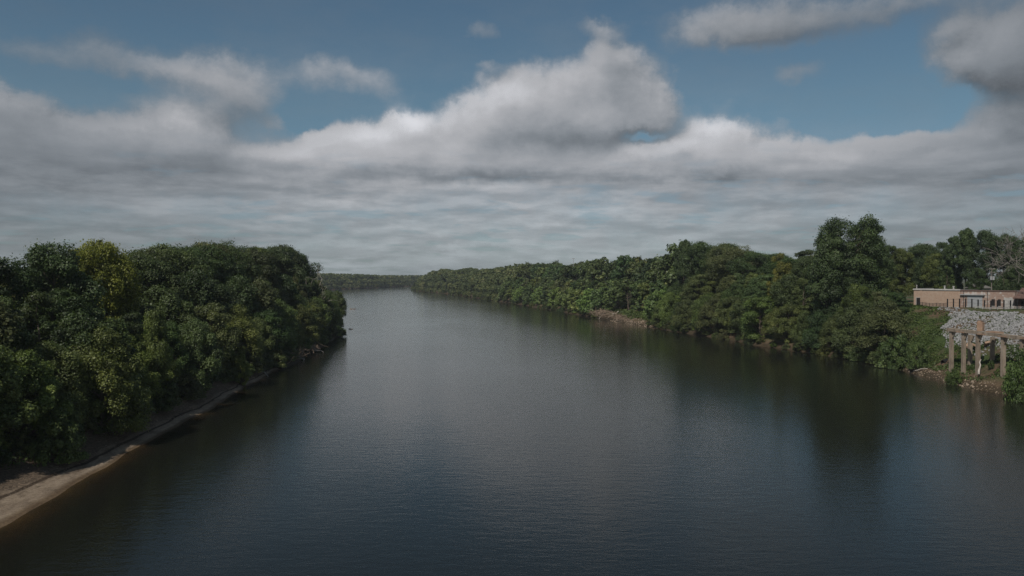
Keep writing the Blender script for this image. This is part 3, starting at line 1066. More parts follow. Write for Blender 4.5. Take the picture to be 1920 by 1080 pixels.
# trees of the town behind the brick buildings
for (key, px, Y, top, w, tint, lab) in (
        ('round_b', 1672, 305, 464, 0.85, (0.8, 0.92, 0.8), 'dark green rounded tree filling the skyline between the tallest tree and the olive tree'),
        ('round_a', 1690, 300, 470, 0.8, (1.2, 1.15, 0.8), 'light olive rounded tree behind the white-capped end of the brick building'),
        ('spread_a', 1722, 330, 464, 0.7, (0.75, 0.88, 0.8), 'dark flat-topped tree peeking over the olive tree behind the brick building'),
        ('round_b', 1752, 296, 478, 0.8, (1.25, 1.2, 0.8), 'olive green tree over the middle of the white-capped brick building'),
        ('oval_a', 1788, 335, 446, 0.7, (0.8, 0.95, 0.9), 'tall airy grey-green tree with a broken top behind the brick building'),
        ('oval_b', 1812, 326, 430, 0.72, (0.85, 1.0, 0.9), 'highest tree behind the brick buildings, with a feathery crown'),
        ('spread_b', 1740, 345, 462, 0.8, (0.8, 0.92, 0.82), 'dark green tree in the far gap left of the grey-green broken-topped tree'),
        ('round_b', 1768, 350, 458, 0.7, (0.7, 0.84, 0.78), 'small dark far treetop beside the grey-green broken-topped tree'),
        ('round_a', 1848, 318, 438, 0.72, (0.7, 0.85, 0.8), 'dark rounded tree behind the utility pole'),
        ('oval_a', 1776, 300, 500, 0.8, (0.9, 1.05, 0.8), 'lower green tree over the white roof vents'),
        ('spread_b', 1880, 330, 444, 0.7, (0.72, 0.86, 0.8), 'dark tree showing through the bare white branches'),
        ('round_b', 1925, 322, 448, 0.75, (0.7, 0.85, 0.8), 'dark tree at the picture edge behind the bare white tree'),
        ('round_a', 1835, 290, 505, 0.85, (0.75, 0.9, 0.8), 'dark tree closing the view above the grey hipped roof'),
        ('spread_a', 1905, 292, 500, 0.8, (0.78, 0.9, 0.82), 'dark bushy tree above the brown-roofed building')):
    special(key, px, Y, top, 'broadleaf_tree', lab, w, tint)


# -- far woods that read as one mass
def far_woods():
    Vs, Fs, Ts = [], [], []
    off = 0
    arr = {}
    for key in ('far_round', 'far_spread'):
        me = LIB[key][0]
        v = np.empty(len(me.vertices) * 3, np.float32)
        me.vertices.foreach_get('co', v)
        t = np.empty(len(me.polygons), np.float32)
        me.attributes['tone'].data.foreach_get('value', t)
        arr[key] = (v.reshape(-1, 3), t)
    spots = []
    for row, (t, hh) in enumerate(((-1.0, 7), (5, 13), (16, 19), (32, 23), (52, 25))):
        Y = 800.0
        while Y < 1475:
            x, y = bank(1, Y, t + rng.uniform(-2, 3))
            spots.append((x, y, hh, SKY_R))
            Y += rng.uniform(7, 12) * (1 + (Y - 800) / 1600) * (0.7 if row == 0 else 1)
    P = LP
    for row, (t, hh) in enumerate(((0, 9), (8, 15), (22, 22), (45, 24), (80, 26))):
        for i in range(len(P) - 1):
            a, b = P[i], P[i + 1]
            L = np.linalg.norm(b - a)
            if a[1] < 1150:
                continue
            n = np.array([-(b - a)[1], (b - a)[0]]) / L
            for q in np.arange(0, L, 13):
                p = a + (b - a) * (q + rng.uniform(0, 8)) / L + n * (t + rng.uniform(-3, 5))
                if 560 < pix(p[0], p[1]) < 900:
                    spots.append((p[0], p[1], hh, None))
    for _ in range(110):
        x, y = rng.uniform(170, 620), rng.uniform(150, 460)
        if pix(x, y) > 2080:
            spots.append((x, y, rng.uniform(15, 21), None))
    zs = height([s[0] for s in spots], [s[1] for s in spots])
    for (x, y, hh, sk), z in zip(spots, zs):
        H = hh * rng.uniform(0.85, 1.12)
        if sk is not None:
            H = min(H, max(6, fits(sk, x, y, z, H, 4.5)))
        elif y > 900:
            H = min(H, CAMZ + (518 - np.interp(pix(x, y), [620, 680, 720, 790], [512.5, 514.5, 516, 516])) / F * y - z)
        v, t = arr['far_round' if rng.random() < 0.5 else 'far_spread']
        s = H / 20
        w = s * rng.uniform(1.0, 1.3)
        a = rng.uniform(0, 6.28)
        c_, s_ = math.cos(a), math.sin(a)
        vv = np.column_stack([(v[:, 0] * c_ - v[:, 1] * s_) * w + x, (v[:, 0] * s_ + v[:, 1] * c_) * w + y, v[:, 2] * s + z - 0.4])
        Vs.append(vv)
        Fs.append(np.arange(len(vv)).reshape(-1, 4) + off)
        off += len(vv)
        Ts.append(np.clip(t + rng.normal(0.16, 0.20), 0, 1))
    o = link('far_woods', np_mesh('far_woods', np.vstack(Vs), np.vstack(Fs), np.concatenate(Ts)), M['leaf'])
    tag(o, 'distant green woods lining both banks where the river bends out of sight', 'woods', kind='stuff')


far_woods()


# ------------------------------------------------------------------ ground cover: ivy, grass and weeds on the banks
def cover(name, pts, size, tint, label, cat, flat=0.5, tall=0.35):
    pts = np.asarray(pts, float)
    n = len(pts)
    z = height(pts[:, 0], pts[:, 1])
    c = np.column_stack([pts, z + rng.uniform(0.02, tall, n) ** 1.0])
    nr = rng.normal(size=(n, 3)) * 0.6 + np.array([0, 0, flat])
    nr /= np.linalg.norm(nr, axis=1)[:, None]
    v, f = leaf_quads(c, nr, size * rng.uniform(0.6, 1.4, n), rng)
    patch = 0.5 + 0.5 * np.sin(pts[:, 0] * 0.8 + 2 * np.sin(pts[:, 1] * 0.3)) * np.sin(pts[:, 1] * 0.55)
    o = link(name, np_mesh(name, v, f, np.clip(0.28 + 0.25 * patch + rng.normal(0, 0.14, n), 0, 1)), M['leaf'])
    o.color = tuple(tint) + (1,)
    tag(o, label, cat, kind='stuff')
    return o


def riprap_edge(t):
    """upstream limit of the grey rocks at inland distance t"""
    return 215.5 + 1.45 * (t - 12)


pts = []
while len(pts) < 15000:
    Y, t = rng.uniform(196, 262), rng.uniform(2, 30)
    if t > 10 and Y < riprap_edge(t) + 0.6 * math.sin(t * 2.1):
        continue
    bare = math.sin(Y * 0.5 + 1.0) * math.sin(t * 0.6 + Y * 0.21)
    if bare > 0.62:
        continue
    pts.append(bank(1, Y, t))
cover('grass', pts, 0.42, (1.05, 1.15, 0.85), 'green grass and weeds covering the bank beside the grey rocks', 'grass', tall=0.45)
pts = []
while len(pts) < 9000:
    Y, t = rng.uniform(140, 200), rng.uniform(1.5, 12.5)
    if math.sin(Y * 0.42) * math.sin(t * 0.55 + Y * 0.13) > 0.15 or (t < 5 and rng.random() < 0.6):
        continue
    pts.append(bank(1, Y, t))
cover('ivy', pts, 0.36, (0.85, 1.0, 0.75), 'dark ivy and weeds spreading below the grey rocks under the trestle', 'ivy', tall=0.5)
pts = []
while len(pts) < 12000:
    Y = rng.uniform(84, 330)
    t = beach_w(Y) - 0.6 + abs(rng.normal(0, 1)) * 3.2
    if math.sin(Y * 0.33 + 2) > 0.2 and t < beach_w(Y) + 1.0:
        continue
    pts.append(bank(0, Y, t))
cover('undergrowth', pts, 0.36, (0.95, 1.05, 0.8), 'weeds and creeper between the beach and the left bank trees', 'undergrowth', tall=0.7)


pts = []
while len(pts) < 5200:
    Y = rng.uniform(392, 492)
    t = rng.uniform(3.6, 10)
    if math.sin(Y * 0.31) * math.sin(t * 0.8 + Y * 0.11) > 0.4:
        continue
    pts.append(bank(1, Y, t))
cover('creeper', pts, 0.75, (1.1, 1.15, 0.85), 'creeper and weeds on the bank above the driftwood heap', 'creeper', tall=1.3)


# ------------------------------------------------------------------ rocks
def rock_mesh(seed, sub=2):
    r = np.random.default_rng(seed)
    bm = bmesh.new()
    bmesh.ops.create_icosphere(bm, subdivisions=sub, radius=0.5)
    planes = r.normal(size=(9, 3))
    planes /= np.linalg.norm(planes, axis=1)[:, None]
    lim = r.uniform(0.24, 0.44, 9)
    for v in bm.verts:
        p = np.array(v.co)
        for n, l in zip(planes, lim):
            e = p @ n - l
            if e > 0:
                p = p - n * e
        v.co = p * np.array([1.15, 0.95, 0.8])
    me = bpy.data.meshes.new('rock')
    bm.to_mesh(me)
    bm.free()
    return me


ROCKS = [rock_mesh(60 + i) for i in range(6)]
for me in ROCKS:
    me.materials.append(M['limestone'])
TAN = [rock_mesh(80 + i) for i in range(5)]
for me in TAN:
    me.materials.append(M['tanrock'])


def rock_field(name, meshes, spots, mat, label, cat):
    """one mesh of many rocks; spots: x, y, z, size"""
    Vs, Fs = [], []
    off = 0
    arr = []
    for me in meshes:
        v = np.empty(len(me.vertices) * 3, np.float32)
        me.vertices.foreach_get('co', v)
        f = np.empty(len(me.loops), np.int32)
        me.loops.foreach_get('vertex_index', f)
        arr.append((v.reshape(-1, 3), f.reshape(-1, 3)))
    for (x, y, z, s) in spots:
        v, f = arr[rng.integers(len(arr))]
        q = Matrix.Rotation(rng.uniform(0, 6.28), 3, Vector(rng.normal(size=3)).normalized())
        vv = (v @ np.array(q).T) * s + np.array([x, y, z])
        Vs.append(vv)
        Fs.append(f + off)
        off += len(vv)
    o = link(name, np_mesh(name, np.vstack(Vs), np.vstack(Fs)), mat)
    tag(o, label, cat, kind='stuff')
    return o


spots = []
while len(spots) < 8200:
    t = rng.uniform(9.0, 25.6)
    Y = rng.uniform(150, 236)
    if Y > riprap_edge(t) + 0.7 * math.sin(t * 2.1) or (t < 11.5 and rng.random() < 0.75):
        continue
    x, y = bank(1, Y, t)
    spots.append((x, y, rng.uniform(0.26, 0.62) * (1.5 if rng.random() < 0.10 else 1)))
spots = np.array(spots)
zz = height(spots[:, 0], spots[:, 1])
vis = (pix(spots[:, 0], spots[:, 1]) < 1935) & (spots[:, 2] > 0)
apparent = np.where(vis, spots[:, 2] / spots[:, 1], 0)
order = np.argsort(-apparent)
for i in order[:280]:
    o = link('rock', ROCKS[int(rng.integers(6))])
    s = spots[i, 2]
    o.location = (spots[i, 0], spots[i, 1], zz[i] + 0.08)
    o.scale = (s, s, s)
    o.rotation_euler = tuple(rng.uniform(0, 6.28, 3))
    tag(o, 'large pale grey broken rock in the heap on the bank above the trestle', 'rock', 'larger rocks of the grey bank heap')
rock_field('riprap', ROCKS, [(spots[i, 0], spots[i, 1], zz[i] + 0.05, spots[i, 2]) for i in order[280:]], M['limestone'],
           'smaller grey broken rocks covering the bank above the trestle', 'rocks')
# tan rubble along the waterline under the trestle
sp = []
for _ in range(620):
    Y = rng.uniform(150, 222)
    x, y = bank(1, Y, abs(rng.normal(0.3, 2.0)) - 0.3)
    sp.append((x, y, max(zat(x, y), -0.2) + 0.0, rng.uniform(0.12, 0.4) * (2.0 if rng.random() < 0.10 else 1)))
rock_field('rubble', TAN, sp, M['tanrock'], 'tan stones and rubble along the waterline below the trestle', 'rubble')
sp = []
for _ in range(420):
    Y = rng.uniform(76, 215)
    x, y = bank(0, Y, float(beach_w(Y)) * rng.uniform(0.3, 1.2))
    sp.append((x, y, zat(x, y), rng.uniform(0.05, 0.16) * (2.6 if rng.random() < 0.06 else 1)))
rock_field('beach_stones', TAN, sp, M['tanrock'], 'scattered small stones and clods on the sandy beach', 'stones')
sp = []
for _ in range(240):
    Y = rng.uniform(396, 452)
    x, y = bank(1, Y, rng.normal(1.2, 1.5))
    sp.append((x, y, max(zat(x, y), -0.2), rng.uniform(0.4, 1.2)))
rock_field('shore_stones', TAN, sp, M['tanrock'], 'pale tan stones at the waterline around the driftwood heap on the right bank', 'stones')


# ------------------------------------------------------------------ dead wood
def branch_tangle(n, length, height_, spread, seed, rad=0.09):
    r = np.random.default_rng(seed)
    b = MB()
    for _ in range(n):
        c = np.array([r.normal(0, spread[0]), r.normal(0, spread[1]), r.uniform(0.1, height_)])
        d = r.normal(size=3) * np.array([1, 1, 0.45])
        d /= np.linalg.norm(d)
        L = length * r.uniform(0.4, 1.2)
        p0, p2 = c - d * L / 2, c + d * L / 2
        p0[2], p2[2] = max(p0[2], -0.1), max(p2[2], -0.1)
        p1 = (p0 + p2) / 2 + r.normal(0, 0.09 * L, 3)
        q = rad * r.uniform(0.4, 1.3)
        b.tube([p0, p1, p2], [q, q * 0.8, q * 0.25], 6)
    return b


def brush(px, Y, t, n, length, hh, spread, seed, label, side, rad):
    x, y = bank(side, Y, t)
    o = branch_tangle(n, length, hh, spread, seed, rad).build('driftwood', M['deadwood'])
    o.location = (x, y, max(0.0, zat(x, y)) + 0.1)
    nn = shore_n(side, Y)
    o.rotation_euler = (0, 0, math.atan2(nn.y, nn.x) + R(90))
    tag(o, label, 'driftwood', kind='stuff')


brush(0, 470, 2.5, 230, 5.5, 3.2, (11, 2.2), 5, 'tangled heap of bleached driftwood branches against the right bank', 1, 0.13)
brush(0, 442, 2.0, 120, 5.0, 2.0, (9.0, 1.8), 6, 'low spread of driftwood sticks among the pale stones on the right bank', 1, 0.12)
brush(0, 238, 1.5, 110, 4.0, 2.0, (6.0, 1.6), 8, 'grey brushwood caught against the left bank near the point', 0, 0.07)
brush(0, 262, 1.0, 60, 3.6, 1.6, (4.0, 1.2), 9, 'dead brown twigs at the water under the left point trees', 0, 0.07)


def beach_twigs():
    r = np.random.default_rng(77)
    b = MB()
    for _ in range(260):
        Y = r.uniform(78, 180)
        w_ = float(beach_w(Y))
        t = w_ * (r.normal(0.47, 0.03) if r.random() < 0.4 else r.uniform(0.5, 1.15))
        x, y = bank(0, Y, t)
        z = zat(x, y) + 0.03
        a = r.uniform(0, 6.28)
        L = r.uniform(0.25, 1.1)
        d = np.array([math.cos(a), math.sin(a), r.normal(0, 0.12)]) * L / 2
        c = np.array([x, y, z + abs(d[2])])
        q = r.uniform(0.012, 0.035)
        b.tube([c - d, c + r.normal(0, 0.06 * L, 3) * np.array([1, 1, 0.2]), c + d], [q, q, q * 0.4], 6)
    o = b.build('twigs', M['deadwood'])
    tag(o, 'flood twigs and sticks strewn over the sandy beach', 'twigs', kind='stuff')


beach_twigs()


def log(name, a, b, r0, label, cat='log', mat='bleached', group=None, limbs=2, seed=1):
    rr = np.random.default_rng(seed)
    a, b = np.array(a, float), np.array(b, float)
    root = empty(name, a)
    L = np.linalg.norm(b - a)
    mb = MB()
    n = 6
    pts = np.array([(b - a) * q for q in np.linspace(0, 1, n)])
    pts[1:-1] += rr.normal(0, 0.02 * L, (n - 2, 3))
    mb.tube(pts, np.linspace(r0, r0 * 0.4, n), 8)
    o1 = mb.build('stem', M[mat], root, True)
    for i in range(limbs):
        p = pts[2 + i % 3]
        d = rr.normal(size=3)
        d[2] = abs(d[2])
        d = d / np.linalg.norm(d) * L * rr.uniform(0.15, 0.3)
        mb = MB()
        mb.tube([p, p + d * 0.5 + rr.normal(0, 0.03 * L, 3), p + d], [r0 * 0.45, r0 * 0.3, r0 * 0.1], 6)
        mb.build('branch', M[mat], root, True)
    tag(root, label, cat, group)
    return root


def on_bank(side, Y, t, dz=0.15):
    x, y = bank(side, Y, t)
    return (x, y, max(0, zat(x, y)) + dz)


log('fallen_log', on_bank(0, 246, 2.4, 0.5), on_bank(0, 237, -1.2, 0.1), 0.28, 'long pale fallen log sliding into the water at the left bank', seed=3)
log('fallen_log', on_bank(0, 268, 2.5, 0.4), on_bank(0, 262, -3.5, 0.15), 0.2, 'thin dead trunk reaching over the water beneath the left point', seed=4, limbs=3)
log('fallen_log', on_bank(0, 205, 1.5, 0.3), on_bank(0, 199, -0.8, 0.1), 0.18, 'short bleached log at the far tip of the sandy beach', seed=5)
log('fallen_log', on_bank(1, 455, 4.5, 2.6), on_bank(1, 462, 0.2, 0.2), 0.3, 'thick leaning grey trunk in the driftwood heap of the right bank', seed=6, limbs=3)
log('fallen_log', on_bank(1, 474, 4.0, 2.0), on_bank(1, 466, -1.0, 0.2), 0.26, 'pale trunk poking out at the far end of the driftwood heap', seed=7, limbs=2)
log('fallen_log', on_bank(1, 208, 0.4, 0.3), on_bank(1, 203, 1.6, 0.5), 0.17, 'weathered log lying on the tan rubble below the grass bank', seed=8, limbs=1)
log('fallen_log', on_bank(1, 186, -1.8, 0.05), on_bank(1, 190, 2.4, 0.5), 0.2, 'bleached plank-like log tilted from the water below the trestle', seed=10, limbs=0)
log('fallen_log', on_bank(1, 182, 3.2, 0.8), on_bank(1, 185, 4.8, 3.2), 0.26, 'broken grey timber leaning upright between two trestle legs', seed=11, limbs=0)
log('floating_log', tuple(at(656, 580, 610).xy) + (0.1,), tuple(at(668, 580, 612).xy) + (0.2,), 0.35, 'dark snag breaking the water just off the left point', mat='deadwood', seed=12, limbs=2)
log('floating_log', tuple(at(654, 617, 380).xy) + (0.1,), tuple(at(662, 617, 379).xy) + (0.15,), 0.2, 'small floating stick below the overhanging left point tree', mat='deadwood', seed=13, limbs=1)


# ------------------------------------------------------------------ bare tree at the right
def bare_tree(name, loc, H, seed, label, mat, sway, depth=5):
    r = np.random.default_rng(seed)
    root = empty(name, loc)
    tr, br = MB(), MB()

    def grow(p, d, L, rad, lev):
        n = 5
        pts = [p]
        for i in range(n):
            d = d + r.normal(0, 0.14, 3) + np.array([0, 0, 0.03])
            d /= np.linalg.norm(d)
            pts.append(pts[-1] + d * L / n)
        (tr if lev == 0 else br).tube(pts, np.linspace(rad, rad * 0.55, n + 1), 8 if lev < 2 else 6)
        if lev >= depth:
            return
        for q in range(int(r.integers(2, 4)) if lev else 5):
            i = int(r.integers(2, n + 1)) if q else n
            nd = d + r.normal(0, 0.62, 3) + (np.array(sway) if lev == 0 else 0)
            nd /= np.linalg.norm(nd)
            grow(np.array(pts[i]), nd, L * r.uniform(0.6, 0.85), max(rad * r.uniform(0.45, 0.62), 0.04), lev + 1)
    grow(np.array([0, 0, -0.5]), np.array([0, 0, 1.0]), H * 0.34, 0.42, 0)
    tr.build('trunk', M[mat], root, True)
    br.build('branches', M[mat], root, True)
    tag(root, label, 'tree')
    return root


bx, by = 140.6, 213.0
bare_tree('bare_tree', (bx, by, zat(bx, by)), 25, 21, 'leafless tree with bleached white branches at the right edge above the rocks', 'greybark', (-0.7, -0.1, 0.1), 6)
x, y = bank(0, 330, 9)
bare_tree('bare_tree', (x, y, zat(x, y)), 31, 23, 'dead pale snag poking out of the left point trees', 'bleached', (0.3, -0.3, 0.2), 3)

# ------------------------------------------------------------------ concrete trestle
TA, TB = Vector((106.0, 194.0, 0)), Vector((109.6, 167.0, 0))


def trestle():
    root = empty('concrete_trestle', (TA.x, TA.y, 0))
    tag(root, 'ruined tan concrete trestle standing on legs below the grey rocks', 'trestle')
    dirn = (TB - TA).normalized()
    side = Vector((-dirn.y, dirn.x, 0))
    if side.x < 0:
        side = -side
    L = (TB - TA).length
    ztop = 12.3

    def post(s, off, top, w=0.72):
        p = TA + dirn * (s * L) + side * off
        z0 = zat(p.x, p.y) - 0.8
        b = MB()
        mt = Matrix.Translation(p - root.location) @ Matrix.Rotation(math.atan2(dirn.y, dirn.x), 4, 'Z')
        n = 6
        for i in range(n):
            za, zb = z0 + (top - z0) * i / n, z0 + (top - z0) * (i + 1) / n
            ww = w * (1.06 - 0.08 * i / n)
            b.box(-ww / 2, ww / 2, -ww / 2, ww / 2, za, zb, mt)
        o = b.build('leg', M['concrete'], root)
        bev = MB()
        bev.beam(p - root.location + Vector((0, 0, top - 1.5)) + dirn * 0.45, p - root.location + Vector((0, 0, top - 0.12)) + dirn * 1.25, 0.3, 0.32)
        bev.build('brace', M['concrete'], root)
        return o
    for s in (0.01, 0.168, 0.343, 0.632, 0.83, 1.0):
        post(s, 0, ztop - 0.55)
    for s in (0.083, 0.354):
        post(s, 3.4, ztop - 1.3, 0.7)
    for i, (s0, s1) in enumerate(((-0.025, 0.36), (0.361, 0.65), (0.651, 1.1))):
        b = MB()
        p0, p1 = TA + dirn * s0 * L - root.location, TA + dirn * s1 * L - root.location
        b.beam(p0 + Vector((0, 0, ztop - 0.12 * i - 0.2)), p1 + Vector((0, 0, ztop - 0.12 * i - 0.25)), 1.15, 0.72)
        b.build('beam', M['concrete'], root)
    b = MB()
    for s in (0.10, 0.36, 0.60, 0.84):
        p = TA + dirn * s * L - root.location
        b.beam(p + Vector((0, 0, ztop - 0.52)) - side * 0.63, p + Vector((0, 0, ztop - 0.52)) - side * 0.63 + dirn * 2.6, 0.12, 0.28)
    b.build('rusted_angle', M['rustconc'], root)
    b = MB()
    p = TA + dirn * 0.345 * L + side * 0.6 - root.location
    mt = Matrix.Translation(p) @ Matrix.Rotation(math.atan2(dirn.y, dirn.x) + 0.5, 4, 'Z')
    b.box(-0.6, 0.6, -0.55, 0.55, ztop + 0.16, ztop + 2.15, mt)
    b.box(-0.5, 0.15, -0.45, 0.45, ztop + 2.15, ztop + 2.45, mt)
    b.build('stub', M['rustconc'], root)
    b = MB()
    p = TA + dirn * 0.477 * L + side * 1.4 - root.location
    mt = Matrix.Translation(p) @ Matrix.Rotation(math.atan2(dirn.y, dirn.x), 4, 'Z')
    b.box(-1.6, 1.5, -1.1, 0.9, ztop - 0.15, ztop + 0.25, mt)
    b.build('slab_piece', M['rustconc'], root)


trestle()

# fallen slabs below the trestle
for (px, py, Y, sx, sy, sz, rot, lab) in (
        (1832, 652, 196, 3.0, 2.0, 0.5, (0.3, 0.35, 0.4), 'broken tan concrete slab tipped below the rocks behind the trestle'),
        (1852, 655, 193, 2.2, 1.6, 0.5, (-0.3, 0.5, 1.2), 'smaller tilted concrete slab beside the tan broken slab'),
        (1818, 655, 199, 1.8, 1.5, 0.6, (0.2, -0.4, 0.8), 'tan concrete block at the upper end of the fallen slabs')):
    p = at(px, py, Y)
    b = MB()
    b.box(-sx / 2, sx / 2, -sy / 2, sy / 2, -sz / 2, sz / 2)
    o = b.build('concrete_slab', M['rustconc'])
    o.location = (p.x, p.y, zat(p.x, p.y) + 0.5)
    o.rotation_euler = rot
    md = o.modifiers.new('bevel', 'BEVEL')
    md.width = 0.06
    tag(o, lab, 'slab', 'fallen slabs behind the trestle')


def culvert():
    p = at(1768, 655, 202)
    z = zat(p.x, p.y)
    root = empty('drain_pipe', (p.x, p.y, z + 0.55))
    root.rotation_euler = (0, R(8), R(205))
    ri, ro, L = 0.52, 0.62, 3.2
    n = 20
    V, Fc = [], []
    for (x, r_) in ((-L, ro), (0, ro), (0, ri), (-L, ri)):
        for i in range(n):
            a = 6.2832 * i / n
            V.append((x, r_ * math.cos(a), r_ * math.sin(a)))
    for k_ in range(4):
        for i in range(n):
            j = (i + 1) % n
            a, b_ = k_ * n, ((k_ + 1) % 4) * n
            Fc.append((a + i, a + j, b_ + j, b_ + i))
    link('barrel', np_mesh('barrel', V, Fc, smooth=False), M['plastic'], root)
    b = MB()
    for q in range(6):
        for i in range(n):
            a0, a1 = 6.2832 * i / n, 6.2832 * (i + 1) / n
            x0, x1 = -0.15 - q * 0.5, -0.35 - q * 0.5
            rr = ro + 0.05
            b.add([(x0, rr * math.cos(a0), rr * math.sin(a0)), (x0, rr * math.cos(a1), rr * math.sin(a1)), (x1, rr * math.cos(a1), rr * math.sin(a1)), (x1, rr * math.cos(a0), rr * math.sin(a0))], [(0, 1, 2, 3)])
    b.build('ribs', M['plastic'], root)
    tag(root, 'black ribbed drain pipe jutting from the bank left of the rocks', 'pipe')


culvert()

# ------------------------------------------------------------------ brick buildings on the bluff
BA = Vector((128.0, 256.0))
BD = Vector((20.0, -24.0)).normalized()
BR = math.atan2(BD.y, BD.x)
BZ = 15.3


def bloc(s):
    p = BA + BD * s
    return (p.x, p.y, BZ)


def build_white_capped():
    r = empty('brick_building', bloc(0), BR)
    tag(r, 'low tan brick building with a white roof cap and a dark doorway', 'building')
    b = MB()
    b.box(0, 13.8, 0, 14, -1.5, 5.35)
    b.build('wall', M['brick'], r)
    b = MB()
    b.box(2.1, 2.5, -0.10, 0, -1.5, 5.35)
    b.build('pilaster', M['brick'], r)
    b = MB()
    b.box(-0.2, 13.9, -0.22, 0.25, 5.353, 5.78)
    b.box(-0.2, 0.25, 0.253, 14.2, 5.353, 5.78)
    b.build('roof_cap', M['whitepaint'], r)
    b = MB()
    b.box(0.26, 13.75, 0.27, 13.9, 5.353, 5.5)
    b.build('roof', M['roofgrey'], r)
    d = MB()
    d.box(0.85, 2.0, -0.03, 0, 0.4, 2.9)
    do = d.build('door', M['dark'], r)
    f = MB()
    f.box(0.72, 0.847, -0.06, 0, 0.4, 3.02)
    f.box(0.85, 2.0, -0.06, 0, 2.903, 3.02)
    f.build('frame', M['whitepaint'], do)
    b = MB()
    b.box(-0.05, 13.8, -0.16, 0, -1.5, 0.32)
    b.build('plinth', M['whitepaint'], r)
    for (s, h, w) in ((0.55, 1.15, 0.3), (9.0, 1.0, 0.45), (11.6, 0.9, 0.5)):
        v = MB()
        v.tube([(s, 0.8, 5.5), (s, 0.8, 5.78 + h * 0.75)], [w * 0.5, w * 0.5], 10)
        v.tube([(s, 0.8, 5.785 + h * 0.75), (s, 0.8, 5.78 + h)], [w * 0.68, w * 0.6], 10)
        v.build('roof_vent', M['whitepaint'], r)


def build_peeling():
    r = empty('brick_building', bloc(13.83), BR)
    tag(r, 'older brick building with peeling white paint and a pale roller door', 'building')
    L = 15.2
    b = MB()
    b.box(0, L, 0.12, 14, -1.5, 5.2)
    b.build('wall', M['oldbrick'], r)
    b = MB()
    b.box(0, L + 0.05, -0.02, 0.45, 5.203, 5.5)
    b.build('parapet', M['roofbrown'], r)
    b = MB()
    b.box(0.05, L - 0.05, 0.46, 13.9, 5.203, 5.33)
    b.build('roof', M['roofgrey'], r)
    d = MB()
    d.box(2.0, 6.2, 0.05, 0.12, -0.2, 3.85)
    dd = d.build('roller_door', M['palepanel'], r)
    d = MB()
    for i in range(12):
        d.box(2.05, 6.15, 0.03, 0.05, 0.0 + i * 0.31, 0.04 + i * 0.31)
    d.build('slats', M['steel'], dd)
    b = MB()
    b.box(0.1, 6.9, -0.5, 0.12, 4.0, 4.22)
    b.build('awning', M['palepanel'], r)
    for (s0, s1) in ((8.7, 9.6), (10.4, 11.2)):
        w = MB()
        w.box(s0, s1, 0.08, 0.12, 0.9, 2.9)
        wo = w.build('window', M['dark'], r)
        f = MB()
        f.box(s0 - 0.12, s1 + 0.12, 0.0, 0.12, 0.72, 0.897)
        f.build('sill', M['whitepaint'], wo)
    d = MB()
    d.box(12.0, 14.4, 0.05, 0.12, -0.2, 3.4)
    d.build('door', M['whitepaint'], r)
    b = MB()
    for s in (1.0, 7.6, 15.0):
        b.box(s - 0.06, s + 0.06, -0.06, 0.06, 0, 5.2)
    b.build('downpipe', M['iron'], r)


def build_brown_roof():
    r = empty('brick_building', bloc(29.2), BR)
    tag(r, 'dark brick building with a sloping brown roof at the right picture edge', 'building')
    b = MB()
    b.box(0, 16, 0, 12, -1.5, 3.6)
    b.build('wall', M['darkbrick'], r)
    V = [(-0.5, -1.6, 3.4), (16.5, -1.6, 3.4), (16.5, 6, 6.3), (-0.5, 6, 6.3), (16.5, 12.6, 3.4), (-0.5, 12.6, 3.4)]
    V += [(x, y, z - 0.2) for (x, y, z) in V]
    Fq = [(0, 1, 2, 3), (3, 2, 4, 5), (6, 9, 8, 7), (9, 11, 10, 8), (0, 6, 7, 1), (5, 4, 10, 11)]
    o = link('roof', np_mesh('roof', V, Fq), M['roofbrown'], r)
    b = MB()
    for q in ((0.0, 0.12),):
        b.add([(q[0] - 0.02, 0, 3.6), (q[0] - 0.02, 12, 3.6), (q[0] - 0.02, 6, 6.05), (q[0] - 0.02, 6, 6.04)], [(0, 1, 2, 3)])
    b.build('gable', M['darkbrick'], r)
    for s in (1.2, 4.2):
        w = MB()
        w.box(s, s + 1.6, -0.03, 0, 0.5, 2.8)
        w.build('window', M['dark'], r)


build_white_capped()
build_peeling()
build_brown_roof()


